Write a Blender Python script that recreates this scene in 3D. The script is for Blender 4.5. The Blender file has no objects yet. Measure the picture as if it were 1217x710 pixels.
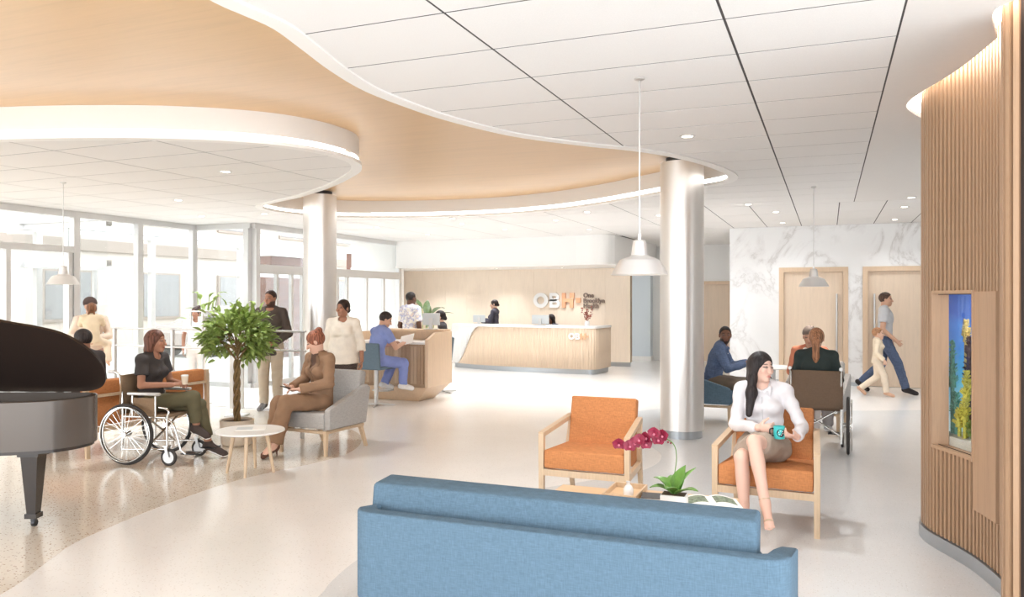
import bpy, bmesh, math, random
import numpy as np
from mathutils import Vector, Matrix
from mathutils.geometry import delaunay_2d_cdt

sc = bpy.context.scene
COL = sc.collection
rnd = random.Random(7)

# ------------------------------------------------------------------ camera, world, exposure
cam = bpy.data.cameras.new('camera')
cam.sensor_width = 36.0
cam.lens = 36.0 * 930.0 / 1217.0
cam.clip_start = 0.05
cam.clip_end = 200
camo = bpy.data.objects.new('camera', cam)
COL.objects.link(camo)
YAW = math.atan(376.5 / 930.0)
camo.location = (0, 0, 1.65)
camo.rotation_euler = (math.pi / 2, 0, YAW)
sc.camera = camo

w = bpy.data.worlds.new('daylight')
sc.world = w
w.use_nodes = True
bg = w.node_tree.nodes['Background']
bg.inputs[0].default_value = (0.90, 0.955, 1.0, 1)
bg.inputs[1].default_value = 3.6
vs = sc.view_settings
vs.view_transform = 'Standard'
vs.look = 'None'
vs.gamma = 1
vs.use_curve_mapping = False
vs.exposure = 0.68
DOWN_W = 95.0     # watts of one downlight
LED_S = 4.5       # strength of the LED strips
try:
    sc.cycles.max_bounces = 8
    sc.cycles.diffuse_bounces = 5
    sc.cycles.transparent_max_bounces = 24
    sc.cycles.caustics_reflective = False
    sc.cycles.caustics_refractive = False
    sc.cycles.sample_clamp_indirect = 8
except Exception:
    pass

sun = bpy.data.lights.new('sun', 'SUN')
sun.energy = 1.2
sun.angle = math.radians(6)
sun.color = (1.0, 0.95, 0.88)
suno = bpy.data.objects.new('sun', sun)
COL.objects.link(suno)
suno.rotation_euler = (math.radians(52), 0, math.radians(-115))

# ------------------------------------------------------------------ helpers
def link(o, parent=None):
    COL.objects.link(o)
    if parent is not None:
        o.parent = parent
    return o

def tag(o, label=None, cat=None, group=None, kind=None):
    if label: o['label'] = label
    if cat: o['category'] = cat
    if group: o['group'] = group
    if kind: o['kind'] = kind
    return o

def thing(name, label, cat, loc=(0, 0, 0), rz=0.0, group=None):
    o = bpy.data.objects.new(name, None)
    o.empty_display_size = 0.1
    link(o)
    o.location = loc
    o.rotation_euler = (0, 0, rz)
    return tag(o, label, cat, group)

def copy_tree(o, parent=None, **kw):
    c = o.copy()
    COL.objects.link(c)
    c.parent = parent
    for ch in list(o.children):
        copy_tree(ch, c)
    for k, v in kw.items():
        c[k] = v
    return c

class MB:
    """collects shapes; obj() links them as one mesh"""
    def __init__(s):
        s.v = []; s.f = []
    def add(s, vs, fs):
        b = len(s.v)
        s.v.extend([tuple(float(c) for c in p) for p in vs])
        s.f.extend([tuple(i + b for i in f) for f in fs])
        return s
    def box(s, x0, y0, z0, x1, y1, z1):
        vs = [(x0,y0,z0),(x1,y0,z0),(x1,y1,z0),(x0,y1,z0),(x0,y0,z1),(x1,y0,z1),(x1,y1,z1),(x0,y1,z1)]
        return s.add(vs, [(3,2,1,0),(4,5,6,7),(0,1,5,4),(1,2,6,5),(2,3,7,6),(3,0,4,7)])
    def bm(s, bm, M=None):
        if M is not None:
            bmesh.ops.transform(bm, matrix=M, verts=bm.verts)
        bm.verts.index_update()
        s.add([v.co[:] for v in bm.verts], [[v.index for v in f.verts] for f in bm.faces])
        bm.free()
        return s
    def rbox(s, cx, cy, cz, sx, sy, sz, r=0.02, seg=3, M=None, fn=None):
        b = bmesh.new()
        bmesh.ops.create_cube(b, size=1)
        for v in b.verts:
            v.co = Vector((v.co.x * sx, v.co.y * sy, v.co.z * sz))
        if fn:
            for v in b.verts: v.co = Vector(fn(*v.co))
        bmesh.ops.bevel(b, geom=list(b.edges), offset=r, segments=seg, profile=0.5, affect='EDGES')
        T = Matrix.Translation((cx, cy, cz))
        return s.bm(b, T @ M if M is not None else T)
    def cyl(s, p0, p1, r0, r1=None, n=16, cap=True):
        if r1 is None: r1 = r0
        p0 = Vector(p0); p1 = Vector(p1)
        d = (p1 - p0).normalized()
        a = d.orthogonal().normalized(); c = d.cross(a)
        vs = []
        for p, r in ((p0, r0), (p1, r1)):
            for i in range(n):
                t = 2 * math.pi * i / n
                vs.append(p + a * (r * math.cos(t)) + c * (r * math.sin(t)))
        fs = [(i, (i + 1) % n, n + (i + 1) % n, n + i) for i in range(n)]
        if cap:
            fs += [tuple(range(n - 1, -1, -1)), tuple(range(n, 2 * n))]
        return s.add(vs, fs)
    def bar(s, p0, p1, w, h=None, up=(0, 0, 1), w1=None, h1=None):
        """rectangular bar from p0 to p1, w across, h along 'up'"""
        h = w if h is None else h
        w1 = w if w1 is None else w1; h1 = h if h1 is None else h1
        p0 = Vector(p0); p1 = Vector(p1); d = (p1 - p0).normalized()
        u = Vector(up)
        if abs(d.dot(u)) > 0.98: u = Vector((0, 1, 0))
        a = d.cross(u).normalized(); c = a.cross(d).normalized()
        vs = []
        for p, ww, hh in ((p0, w, h), (p1, w1, h1)):
            for i, j in ((-1,-1),(1,-1),(1,1),(-1,1)):
                vs.append(p + a * (i * ww / 2) + c * (j * hh / 2))
        return s.add(vs, [(3,2,1,0),(4,5,6,7),(0,1,5,4),(1,2,6,5),(2,3,7,6),(3,0,4,7)])
    def tube(s, pts, r, n=8, closed=False, cap=True):
        pts = [Vector(p) for p in pts]
        m = len(pts)
        rs = r if isinstance(r, (list, tuple)) else [r] * m
        prev = None; vs = []
        for i, p in enumerate(pts):
            if closed:
                d = pts[(i + 1) % m] - pts[i - 1]
            else:
                d = pts[min(i + 1, m - 1)] - pts[max(i - 1, 0)]
            d.normalize()
            if prev is None: a = d.orthogonal().normalized()
            else:
                a = prev - d * prev.dot(d)
                a = a.normalized() if a.length > 1e-6 else d.orthogonal().normalized()
            prev = a; c = d.cross(a)
            for k in range(n):
                t = 2 * math.pi * k / n
                vs.append(p + a * (rs[i] * math.cos(t)) + c * (rs[i] * math.sin(t)))
        fs = []
        for i in range(m if closed else m - 1):
            j = (i + 1) % m
            for k in range(n):
                fs.append((i*n+k, i*n+(k+1)%n, j*n+(k+1)%n, j*n+k))
        if cap and not closed:
            fs += [tuple(range(n - 1, -1, -1)), tuple(range((m-1)*n, m*n))]
        return s.add(vs, fs)
    def lathe(s, prof, c=(0, 0, 0), n=32, cap=False):
        vs = []
        for r, z in prof:
            for k in range(n):
                t = 2 * math.pi * k / n
                vs.append((c[0] + r * math.cos(t), c[1] + r * math.sin(t), c[2] + z))
        fs = []
        for i in range(len(prof) - 1):
            for k in range(n):
                fs.append((i*n+k, i*n+(k+1)%n, (i+1)*n+(k+1)%n, (i+1)*n+k))
        if cap:
            fs += [tuple(range(n - 1, -1, -1)), tuple(range((len(prof)-1)*n, len(prof)*n))]
        return s.add(vs, fs)
    def prism(s, poly, z0, z1):
        n = len(poly)
        vs = [(p[0], p[1], z0) for p in poly] + [(p[0], p[1], z1) for p in poly]
        fs = [tuple(range(n - 1, -1, -1)), tuple(range(n, 2 * n))]
        fs += [(i, (i + 1) % n, n + (i + 1) % n, n + i) for i in range(n)]
        return s.add(vs, fs)
    def strip(s, path, z0, z1, closed=False):
        n = len(path)
        vs = [(p[0], p[1], z0) for p in path] + [(p[0], p[1], z1) for p in path]
        return s.add(vs, [(i, (i + 1) % n, n + (i + 1) % n, n + i) for i in range(n if closed else n - 1)])
    def sphere(s, c, r, seg=12, ring=8, M=None):
        b = bmesh.new()
        bmesh.ops.create_uvsphere(b, u_segments=seg, v_segments=ring, radius=1)
        rr = r if isinstance(r, (tuple, list)) else (r, r, r)
        S = Matrix.Diagonal((rr[0], rr[1], rr[2], 1))
        T = Matrix.Translation(c)
        return s.bm(b, T @ (M @ S if M is not None else S))
    def mesh(s, name, mat, smooth=None):
        me = bpy.data.meshes.new(name)
        me.from_pydata(s.v, [], s.f)
        if mat is not None: me.materials.append(mat)
        if smooth:
            me.shade_smooth()
            try: me.set_sharp_from_angle(angle=math.radians(smooth))
            except Exception: pass
        return me
    def obj(s, name, mat, parent=None, smooth=None, label=None):
        o = bpy.data.objects.new(name, s.mesh(name, mat, smooth))
        link(o, parent)
        if label: o['label'] = label
        return o

def struct(o, kind='structure'):
    o['kind'] = kind
    return o

def catmull(pts, n=8, closed=False):
    pts = [np.array(p, float) for p in pts]
    out = []; m = len(pts)
    for i in range(m if closed else m - 1):
        if closed: p0, p1, p2, p3 = pts[i-1], pts[i], pts[(i+1) % m], pts[(i+2) % m]
        else:
            p1, p2 = pts[i], pts[i+1]
            p0 = pts[i-1] if i else 2*p1 - p2
            p3 = pts[i+2] if i + 2 < m else 2*p2 - p1
        for k in range(n):
            t = k / n
            out.append(0.5*((2*p1)+(-p0+p2)*t+(2*p0-5*p1+4*p2-p3)*t*t+(-p0+3*p1-3*p2+p3)*t**3))
    if not closed: out.append(pts[-1])
    return out

def resample(path, step):
    P = [np.array(p, float) for p in path]
    L = [0.0]
    for a, b in zip(P, P[1:]): L.append(L[-1] + float(np.linalg.norm(b - a)))
    n = max(1, int(round(L[-1] / step))); out = []; j = 0
    for i in range(n + 1):
        t = L[-1] * i / n
        while j < len(L) - 2 and L[j+1] < t: j += 1
        u = (t - L[j]) / max(1e-9, L[j+1] - L[j])
        out.append(P[j] + (P[j+1] - P[j]) * u)
    return out

def inpoly(x, y, poly):
    c = False; n = len(poly); j = n - 1
    for i in range(n):
        xi, yi = poly[i][0], poly[i][1]; xj, yj = poly[j][0], poly[j][1]
        if (yi > y) != (yj > y) and x < (xj - xi) * (y - yi) / (yj - yi) + xi: c = not c
        j = i
    return c

def offset_poly(poly, d):
    n = len(poly); out = []
    area = sum(poly[i][0]*poly[(i+1)%n][1]-poly[(i+1)%n][0]*poly[i][1] for i in range(n))
    sg = 1 if area > 0 else -1
    for i in range(n):
        a = poly[i-1]; b = poly[(i+1) % n]
        t = np.array([b[0]-a[0], b[1]-a[1]]); t = t / (np.linalg.norm(t) + 1e-9)
        out.append(np.array([poly[i][0] + sg*t[1]*d, poly[i][1] - sg*t[0]*d]))
    return out

def tri_region(outer, holes):
    """triangles of polygon outer minus holes"""
    vs = []; es = []
    xs = [p[0] for p in outer]; ys = [p[1] for p in outer]
    x0, x1, y0, y1 = min(xs), max(xs), min(ys), max(ys)
    def addp(poly):
        b = len(vs); n = len(poly)
        vs.extend([Vector((float(p[0]), float(p[1]))) for p in poly])
        es.extend([(b + i, b + (i + 1) % n) for i in range(n)])
    addp(outer)
    for h in holes: addp(h)
    ov, oe, of, _, _, _ = delaunay_2d_cdt(vs, es, [], 0, 1e-5)
    fs = []
    for f in of:
        cx = sum(ov[i].x for i in f) / 3; cy = sum(ov[i].y for i in f) / 3
        if inpoly(cx, cy, outer) and not any(inpoly(cx, cy, h) for h in holes):
            fs.append(tuple(f))
    return [(v.x, v.y) for v in ov], fs

def slab(tri, z0, z1):
    """prism from a triangulated region"""
    vs2, fs2 = tri
    m = MB()
    used = sorted({i for f in fs2 for i in f}); mp = {k: i for i, k in enumerate(used)}
    n = len(used)
    vs = [(vs2[k][0], vs2[k][1], z0) for k in used] + [(vs2[k][0], vs2[k][1], z1) for k in used]
    fs = []; ed = {}
    for f in fs2:
        g = [mp[i] for i in f]
        a, b, c = [vs2[i] for i in f]
        if (b[0]-a[0])*(c[1]-a[1])-(b[1]-a[1])*(c[0]-a[0]) < 0: g = g[::-1]
        fs.append((g[2], g[1], g[0])); fs.append((g[0]+n, g[1]+n, g[2]+n))
        for i in range(3):
            e = (g[i], g[(i+1) % 3]); ed[e] = ed.get(e, 0) + 1
    for (a, b) in list(ed):
        if (b, a) not in ed: fs.append((a, b, b + n, a + n))
    return m.add(vs, fs)

# ------------------------------------------------------------------ materials
MAT = {}
def nt(name):
    m = bpy.data.materials.new(name); m.use_nodes = True
    t = m.node_tree; b = t.nodes['Principled BSDF']
    return m, t, b
def rgb(c):
    """sRGB 0-255 to linear"""
    return tuple(((v/255.0)/12.92 if v/255.0 <= 0.04045 else ((v/255.0+0.055)/1.055)**2.4) for v in c)
def mix_ramp(t, fac, stops):
    r = t.nodes.new('ShaderNodeValToRGB'); e = r.color_ramp.elements
    while len(e) < len(stops): e.new(0.5)
    for i, (p, c) in enumerate(stops):
        e[i].position = p; e[i].color = (*c, 1)
    t.links.new(fac, r.inputs[0])
    return r.outputs[0]
def coords(t, scale=(1, 1, 1), kind='Object', rot=(0, 0, 0)):
    tc = t.nodes.new('ShaderNodeTexCoord'); mp = t.nodes.new('ShaderNodeMapping')
    mp.inputs['Scale'].default_value = scale; mp.inputs['Rotation'].default_value = rot
    t.links.new(tc.outputs[kind], mp.inputs[0])
    return mp.outputs[0]
def noise(t, vec, scale, detail=3, rough=0.55, dist=0.0):
    n = t.nodes.new('ShaderNodeTexNoise')
    n.inputs['Scale'].default_value = scale; n.inputs['Detail'].default_value = detail
    n.inputs['Roughness'].default_value = rough; n.inputs['Distortion'].default_value = dist
    t.links.new(vec, n.inputs['Vector'])
    return n.outputs['Fac']
def bump(t, b, h, strength=0.2, dist=0.002):
    n = t.nodes.new('ShaderNodeBump'); n.inputs['Strength'].default_value = strength
    n.inputs['Distance'].default_value = dist
    t.links.new(h, n.inputs['Height']); t.links.new(n.outputs[0], b.inputs['Normal'])

def plain(name, c, rough=0.5, metal=0.0, emit=0.0, spec=None, var=0.0, vscale=30.0, bmp=0.0):
    m, t, b = nt(name)
    c = rgb(c)
    b.inputs['Roughness'].default_value = rough
    b.inputs['Metallic'].default_value = metal
    if spec is not None: b.inputs['Specular IOR Level'].default_value = spec
    v = coords(t)
    n = noise(t, v, vscale, 3)
    lo = tuple(x * (1 - var) for x in c); hi = tuple(min(1, x * (1 + var)) for x in c)
    t.links.new(mix_ramp(t, n, [(0.3, lo), (0.7, hi)]), b.inputs['Base Color'])
    if bmp: bump(t, b, n, bmp, 0.003)
    if emit:
        b.inputs['Emission Color'].default_value = (*c, 1)
        b.inputs['Emission Strength'].default_value = emit
    MAT[name] = m
    return m

def wood(name, c, dark=0.8, scale=1.0, axis='z', rough=0.45):
    m, t, b = nt(name)
    c = rgb(c)
    s = {'z': (14, 14, 0.9), 'x': (0.9, 14, 14), 'y': (14, 0.9, 14)}[axis]
    v = coords(t, tuple(k * scale for k in s))
    n1 = noise(t, v, 2.0, 4, 0.6, 0.4)
    n2 = noise(t, v, 11.0, 3, 0.6)
    mx = t.nodes.new('ShaderNodeMix'); mx.inputs[0].default_value = 0.4
    t.links.new(n1, mx.inputs[2]); t.links.new(n2, mx.inputs[3])
    lo = tuple(x * dark for x in c); hi = tuple(min(1, x * (2 - dark) ** 0.6) for x in c)
    t.links.new(mix_ramp(t, mx.outputs[0], [(0.3, lo), (0.5, c), (0.72, hi)]), b.inputs['Base Color'])
    b.inputs['Roughness'].default_value = rough
    MAT[name] = m
    return m

def fabric(name, c, var=0.12, scale=260.0, rough=0.9, bmp=0.25):
    m, t, b = nt(name)
    c = rgb(c)
    v1 = coords(t, (1.0, 1.0, 0.12)); v2 = coords(t, (0.12, 0.12, 1.0))
    n1 = noise(t, v1, scale, 2); n2 = noise(t, v2, scale, 2)
    mx = t.nodes.new('ShaderNodeMix'); mx.inputs[0].default_value = 0.5
    t.links.new(n1, mx.inputs[2]); t.links.new(n2, mx.inputs[3])
    lo = tuple(x * (1 - var) for x in c); hi = tuple(min(1, x * (1 + var)) for x in c)
    t.links.new(mix_ramp(t, mx.outputs[0], [(0.35, lo), (0.65, hi)]), b.inputs['Base Color'])
    b.inputs['Roughness'].default_value = rough
    b.inputs['Specular IOR Level'].default_value = 0.2
    bump(t, b, mx.outputs[0], bmp, 0.001)
    MAT[name] = m
    return m

def emitter(name, c, s):
    m = bpy.data.materials.new(name); m.use_nodes = True
    t = m.node_tree; t.nodes.clear()
    e = t.nodes.new('ShaderNodeEmission'); o = t.nodes.new('ShaderNodeOutputMaterial')
    e.inputs[0].default_value = (*rgb(c), 1); e.inputs[1].default_value = s
    t.links.new(e.outputs[0], o.inputs[0])
    MAT[name] = m
    return m

def glassmat(name, tint=(1, 1, 1), refl=0.1):
    m = bpy.data.materials.new(name); m.use_nodes = True
    t = m.node_tree; t.nodes.clear()
    o = t.nodes.new('ShaderNodeOutputMaterial')
    tr = t.nodes.new('ShaderNodeBsdfTransparent'); gl = t.nodes.new('ShaderNodeBsdfGlossy')
    gl.inputs['Roughness'].default_value = 0.02
    tr.inputs[0].default_value = (*tint, 1)
    lw = t.nodes.new('ShaderNodeLayerWeight'); lw.inputs[0].default_value = 0.5
    pw_ = t.nodes.new('ShaderNodeMath'); pw_.operation = 'POWER'; pw_.inputs[1].default_value = 4.0
    mm = t.nodes.new('ShaderNodeMath'); mm.operation = 'MULTIPLY_ADD'; mm.inputs[1].default_value = refl * 6; mm.inputs[2].default_value = 0.03
    mm.use_clamp = True
    t.links.new(lw.outputs['Facing'], pw_.inputs[0]); t.links.new(pw_.outputs[0], mm.inputs[0])
    mx = t.nodes.new('ShaderNodeMixShader')
    t.links.new(mm.outputs[0], mx.inputs[0]); t.links.new(tr.outputs[0], mx.inputs[1]); t.links.new(gl.outputs[0], mx.inputs[2])
    t.links.new(mx.outputs[0], o.inputs[0])
    MAT[name] = m
    return m

def terrazzo(name, base, chips, dens=0.35, scale=70.0, rough=0.22, mott=0.04):
    m, t, b = nt(name)
    base = rgb(base)
    v = coords(t)
    vo = t.nodes.new('ShaderNodeTexVoronoi'); vo.inputs['Scale'].default_value = scale
    t.links.new(v, vo.inputs['Vector'])
    sep = t.nodes.new('ShaderNodeSeparateColor'); t.links.new(vo.outputs['Color'], sep.inputs[0])
    n = noise(t, v, 1.3, 3)
    lo = tuple(x * (1 - mott) for x in base)
    bc = mix_ramp(t, n, [(0.35, lo), (0.65, base)])
    st = [(0.0, rgb(chips[0]))] + [(dens * (i + 1) / len(chips), rgb(c)) for i, c in enumerate(chips)]
    chipc = mix_ramp(t, sep.outputs[0], [(p, c) for p, c in st])
    lt = t.nodes.new('ShaderNodeMath'); lt.operation = 'LESS_THAN'; lt.inputs[1].default_value = dens
    t.links.new(sep.outputs[0], lt.inputs[0])
    d = t.nodes.new('ShaderNodeMath'); d.operation = 'LESS_THAN'; d.inputs[1].default_value = 0.34
    t.links.new(vo.outputs['Distance'], d.inputs[0])
    mu = t.nodes.new('ShaderNodeMath'); mu.operation = 'MULTIPLY'
    t.links.new(lt.outputs[0], mu.inputs[0]); t.links.new(d.outputs[0], mu.inputs[1])
    mx = t.nodes.new('ShaderNodeMix'); mx.data_type = 'RGBA'
    t.links.new(mu.outputs[0], mx.inputs[0]); t.links.new(bc, mx.inputs[6]); t.links.new(chipc, mx.inputs[7])
    t.links.new(mx.outputs[2], b.inputs['Base Color'])
    b.inputs['Roughness'].default_value = rough
    b.inputs['Specular IOR Level'].default_value = 0.5
    MAT[name] = m
    return m

def marble(name):
    m, t, b = nt(name)
    v = coords(t, (1, 1, 1), rot=(0, 0.6, 0.3))
    n = noise(t, v, 0.8, 8, 0.62, 0.9)
    s = t.nodes.new('ShaderNodeMath'); s.operation = 'SUBTRACT'; s.inputs[1].default_value = 0.5
    t.links.new(n, s.inputs[0])
    a = t.nodes.new('ShaderNodeMath'); a.operation = 'ABSOLUTE'; t.links.new(s.outputs[0], a.inputs[0])
    c1 = rgb((212, 209, 206)); c2 = rgb((230, 228, 227)); c3 = rgb((238, 237, 236))
    vein = mix_ramp(t, a.outputs[0], [(0.0, c1), (0.02, c2), (0.06, c3)])
    n2 = noise(t, v, 0.9, 3)
    msk = mix_ramp(t, n2, [(0.36, (0, 0, 0)), (0.5, (1, 1, 1))])
    mx = t.nodes.new('ShaderNodeMix'); mx.data_type = 'RGBA'
    t.links.new(msk, mx.inputs[0]); mx.inputs[6].default_value = (*c3, 1); t.links.new(vein, mx.inputs[7])
    t.links.new(mx.outputs[2], b.inputs['Base Color'])
    b.inputs['Roughness'].default_value = 0.15
    MAT[name] = m
    return m

plain('white_paint', (240, 238, 235), 0.6)
plain('gypsum', (228, 224, 220), 0.55, var=0.01)
plain('tile', (232, 229, 226), 0.9, var=0.03, vscale=160, bmp=0.3)
plain('grid_dark', (70, 66, 64), 0.8)
plain('lip_white', (240, 237, 233), 0.5)
plain('fascia_white', (222, 217, 212), 0.5)
plain('blue_wall', (214, 222, 228), 0.6)
wood('ceiling_wood', (204, 168, 124), 0.9, 0.35, 'x', 0.35)
wood('wall_wood', (242, 226, 207), 0.93, 1.0, 'z', 0.45)
wood('door_wood', (226, 204, 180), 0.92, 0.8, 'z', 0.45)
wood('desk_wood', (218, 190, 160), 0.9, 1.0, 'z', 0.4)
wood('panel_wood', (180, 152, 124), 0.66, 2.2, 'z', 0.4)
wood('slat_wood', (176, 142, 112), 0.85, 1.6, 'z', 0.45)
wood('slat_backing', (52, 36, 28), 0.8, 1.0, 'z', 0.6)
wood('niche_wood', (184, 150, 120), 0.85, 1.0, 'z', 0.45)
wood('oak', (204, 178, 148), 0.85, 2.0, 'z', 0.4)
wood('oak_top', (214, 180, 142), 0.88, 1.5, 'x', 0.35)
plain('steel', (196, 194, 192), 0.28, 1.0)
plain('brushed', (206, 203, 200), 0.38, 0.9)
plain('column_metal', (226, 222, 218), 0.34, 0.8)
plain('chrome', (216, 214, 210), 0.16, 1.0)
plain('pendant_metal', (232, 229, 226), 0.33, 0.6)
plain('alu', (210, 208, 206), 0.4, 0.6)
plain('plinth_metal', (176, 180, 184), 0.3, 0.7)
plain('dark_metal', (70, 70, 72), 0.35, 0.9)
plain('rubber', (58, 54, 52), 0.7)
plain('black', (28, 26, 26), 0.4)
plain('paper', (240, 238, 234), 0.7)
plain('ceramic', (240, 238, 236), 0.25)
marble('marble')
terrazzo('floor_white', (242, 239, 236), [(222, 216, 210), (232, 228, 222)], 0.25, 75, 0.2)
terrazzo('floor_grey', (220, 221, 222), [(206, 204, 202), (236, 236, 236)], 0.4, 85, 0.22)
terrazzo('floor_warm', (222, 212, 198), [(150, 122, 98), (186, 160, 134), (236, 226, 214)], 0.5, 60, 0.16)
emitter('led', (255, 250, 244), LED_S)
emitter('cove_glow', (255, 250, 244), 26.0)
emitter('lamp_glow', (255, 244, 226), 9.0)
emitter('bulb_glow', (255, 240, 216), 14.0)
glassmat('glass', (0.97, 0.98, 0.98), 0.09)
glassmat('guard_glass', (0.95, 0.96, 0.96), 0.12)
# ------------------------------------------------------------------ floor
CZ = 3.05            # ceiling plane
FX0, FX1, FY0, FY1 = -11.33, 4.5, -2.0, 20.9
fl = struct(MB().box(FX0 - 0.2, FY0 - 5.0, -0.12, FX1 + 0.1, FY1, 0.0).obj('floor', MAT['floor_white']))  # stretched behind the camera, past the ceiling edge, to bounce daylight inside
warm = [(-4.0,0.5),(-4.1,2.2),(-4.27,2.96),(-4.56,3.49),(-4.72,3.8),(-4.84,4.3),(-4.92,4.77),(-4.98,5.5),(-4.9,6.05),(-4.77,6.55),(-4.74,7.04),(-4.95,7.63),(-5.35,8.18),(-5.96,8.62),(-6.58,8.95),(-7.42,9.26)]
warm = [tuple(p) for p in catmull(warm, 5)] + [(-9.0, 9.42), (-11.1, 9.42), (-11.1, -1.9), (-4.0, -1.9)]
slab(tri_region(warm, []), 0.0, 0.0012).obj('terrazzo_inlay', MAT['floor_warm'], fl)
grey = [(-2.45,2.2),(-2.55,3.0),(-2.61,3.58),(-2.69,3.85),(-2.76,4.27),(-2.75,5.02),(-2.51,6.03),(-2.12,6.67),(-1.75,7.19),(-1.6,7.67),(-1.61,8.11),(-1.74,8.49),(-2.05,8.91),(-2.39,9.38),(-2.7,10.29),(-2.72,11.0),(-2.28,11.72),(-1.6,12.05),(-0.98,12.14)]
grey = [tuple(p) for p in catmull(grey, 5)] + [(0.5, 12.6), (1.3, 13.0), (4.4, 13.4), (4.4, -1.9), (-2.3, -1.9)]
slab(tri_region(grey, []), 0.0, 0.0012).obj('terrazzo_inlay', MAT['floor_grey'], fl)
MB().box(-11.1, 9.40, 0.0, -7.5, 9.43, 0.002).obj('divider_strip', MAT['dark_metal'], fl)

# ------------------------------------------------------------------ ceiling: pocket outline, tiles, cove
PK = [(-2.67,2.88),(-2.66,3.05),(-2.65,3.27),(-2.72,3.59),(-2.82,4.02),(-2.88,4.5),(-2.84,5.03),(-2.78,5.4),(-2.66,5.83),(-2.46,6.31),(-2.03,6.9),(-1.78,7.17),(-1.48,7.62),(-1.21,8.3),(-1.07,9.05),(-1.14,9.55),(-1.41,9.84),(-2.1,10.33),(-3.13,11.13),(-4.18,11.68),(-5.37,11.92),(-6.68,11.75),(-7.6,11.35),(-8.07,10.75),(-8.16,10.08),(-7.94,9.56),(-7.39,9.2),(-6.75,8.88),(-5.76,8.21),(-5.05,7.61),(-4.66,7.2),(-4.42,6.7),(-4.47,6.06),(-4.82,5.53),(-5.55,5.05),(-6.7,4.65),(-8.4,4.3),(-9.6,3.4),(-9.4,1.6),(-7.5,0.4),(-5.0,0.1),(-3.2,0.6),(-2.62,1.6),(-2.64,2.4)]
pocket = [tuple(p) for p in catmull(PK, 4, True)]
lip_o = [tuple(p) for p in offset_poly(pocket, 0.11)]
PZ = 3.33
cove = [(.84,4.87),(.76,5.33),(.67,5.68),(.58,5.97),(.52,6.32),(.59,6.62),(.70,6.85),(.95,7.05),(1.5,7.15),(2.3,7.15)]
cove = [tuple(p) for p in catmull(cove, 4)]
cove_near = [tuple(p) for p in catmull([(2.3,4.22),(1.2,4.24),(.86,4.27),(.765,4.35),(.75,4.48),(.785,4.66),(.84,4.87)], 4)]
cove_poly = cove_near[:-1] + cove
TX0, TY0 = -1.748, 0.415
GXR = 0.34
# dark carrier above the tiles, open at the pocket and at the cove
ce = struct(slab(tri_region([(FX0,FY0),(FX1,FY0),(FX1,FY1),(FX0,FY1)], [lip_o, cove_poly]), 3.052, 3.09).obj('ceiling', MAT['grid_dark']))
def rect(x0, y0, x1, y1): return [(x0,y0),(x1,y0),(x1,y1),(x0,y1)]
shared = {}
lbb = (min(p[0] for p in lip_o), min(p[1] for p in lip_o), max(p[0] for p in lip_o), max(p[1] for p in lip_o))
def tile(x0, y0, x1, y1):
    g = 0.007
    r = rect(x0+g, y0+g, x1-g, y1-g)
    cx, cy = (x0+x1)/2, (y0+y1)/2
    hit = not (x1 < lbb[0] or x0 > lbb[2] or y1 < lbb[1] or y0 > lbb[3])
    if hit:
        cross = any(x0 < p[0] < x1 and y0 < p[1] < y1 for p in lip_o)
        if not cross:
            if inpoly(cx, cy, lip_o): return
            hit = False
    if not hit:
        key = (round(x1-x0, 3), round(y1-y0, 3))
        if key not in shared:
            a, b = key[0]/2 - g, key[1]/2 - g
            shared[key] = MB().box(-a, -b, -0.0016, a, b, 0).mesh('ceiling_tile', MAT['tile'])
        o = bpy.data.objects.new('ceiling_tile', shared[key]); link(o, ce)
        o.location = (cx, cy, CZ + 0.0016)
    else:
        tr = tri_region(r, [lip_o])
        if tr[1]: slab(tr, CZ, CZ + 0.0016).obj('ceiling_tile', MAT['tile'], ce)
cols = [FX0 + 0.02] + [TX0 - 1.262*k for k in range(7, -1, -1)] + [-0.486, GXR]
cols = [c for c in cols if c >= FX0]
rows = [TY0 + 0.603*k for k in range(20)] + [12.35]
rows = [r for r in rows if r <= 12.36]
for i in range(len(cols)-1):
    for j in range(len(rows)-1):
        if rows[j+1] - rows[j] > 0.05: tile(cols[i], rows[j], cols[i+1], rows[j+1])
    tile(cols[i], -0.9, cols[i+1], TY0)
far_rows = [12.35, 13.55, 14.75, 15.95, 17.15, 18.35, 19.55, 20.8]
for i in range(len(cols)-1):
    if cols[i+1] <= TX0 + 0.01:
        for j in range(len(far_rows)-1):
            if far_rows[j] > 17 and cols[i] < -4.5: continue
            tile(cols[i], far_rows[j], cols[i+1], far_rows[j+1])
for k in range(10):
    for j in range(3):
        tile(TX0 + 0.631*k, 12.35 + 1.25*j, min(FX1, TX0 + 0.631*(k+1)), 12.35 + 1.25*(j+1))
# plasterboard field on the right with the cove cut-out
slab(tri_region([(GXR+0.004,-1.9),(FX1,-1.9),(FX1,12.345),(GXR+0.004,12.345)], [cove_poly]), CZ, 3.0518).obj('plasterboard_panel', MAT['gypsum'], ce)
MB().strip(cove_poly, CZ, 3.5, True).obj('cove_upstand', MAT['white_paint'], ce)
slab(tri_region(cove_poly, []), 3.5, 3.53).obj('cove_lid', MAT['white_paint'], ce)
cl = [tuple(p) for p in offset_poly(cove_poly, -0.022)]
MB().tube([(p[0], p[1], 3.16) for p in cl[1:-1]], 0.016, 6).obj('cove_led', MAT['cove_glow'], ce)
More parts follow.
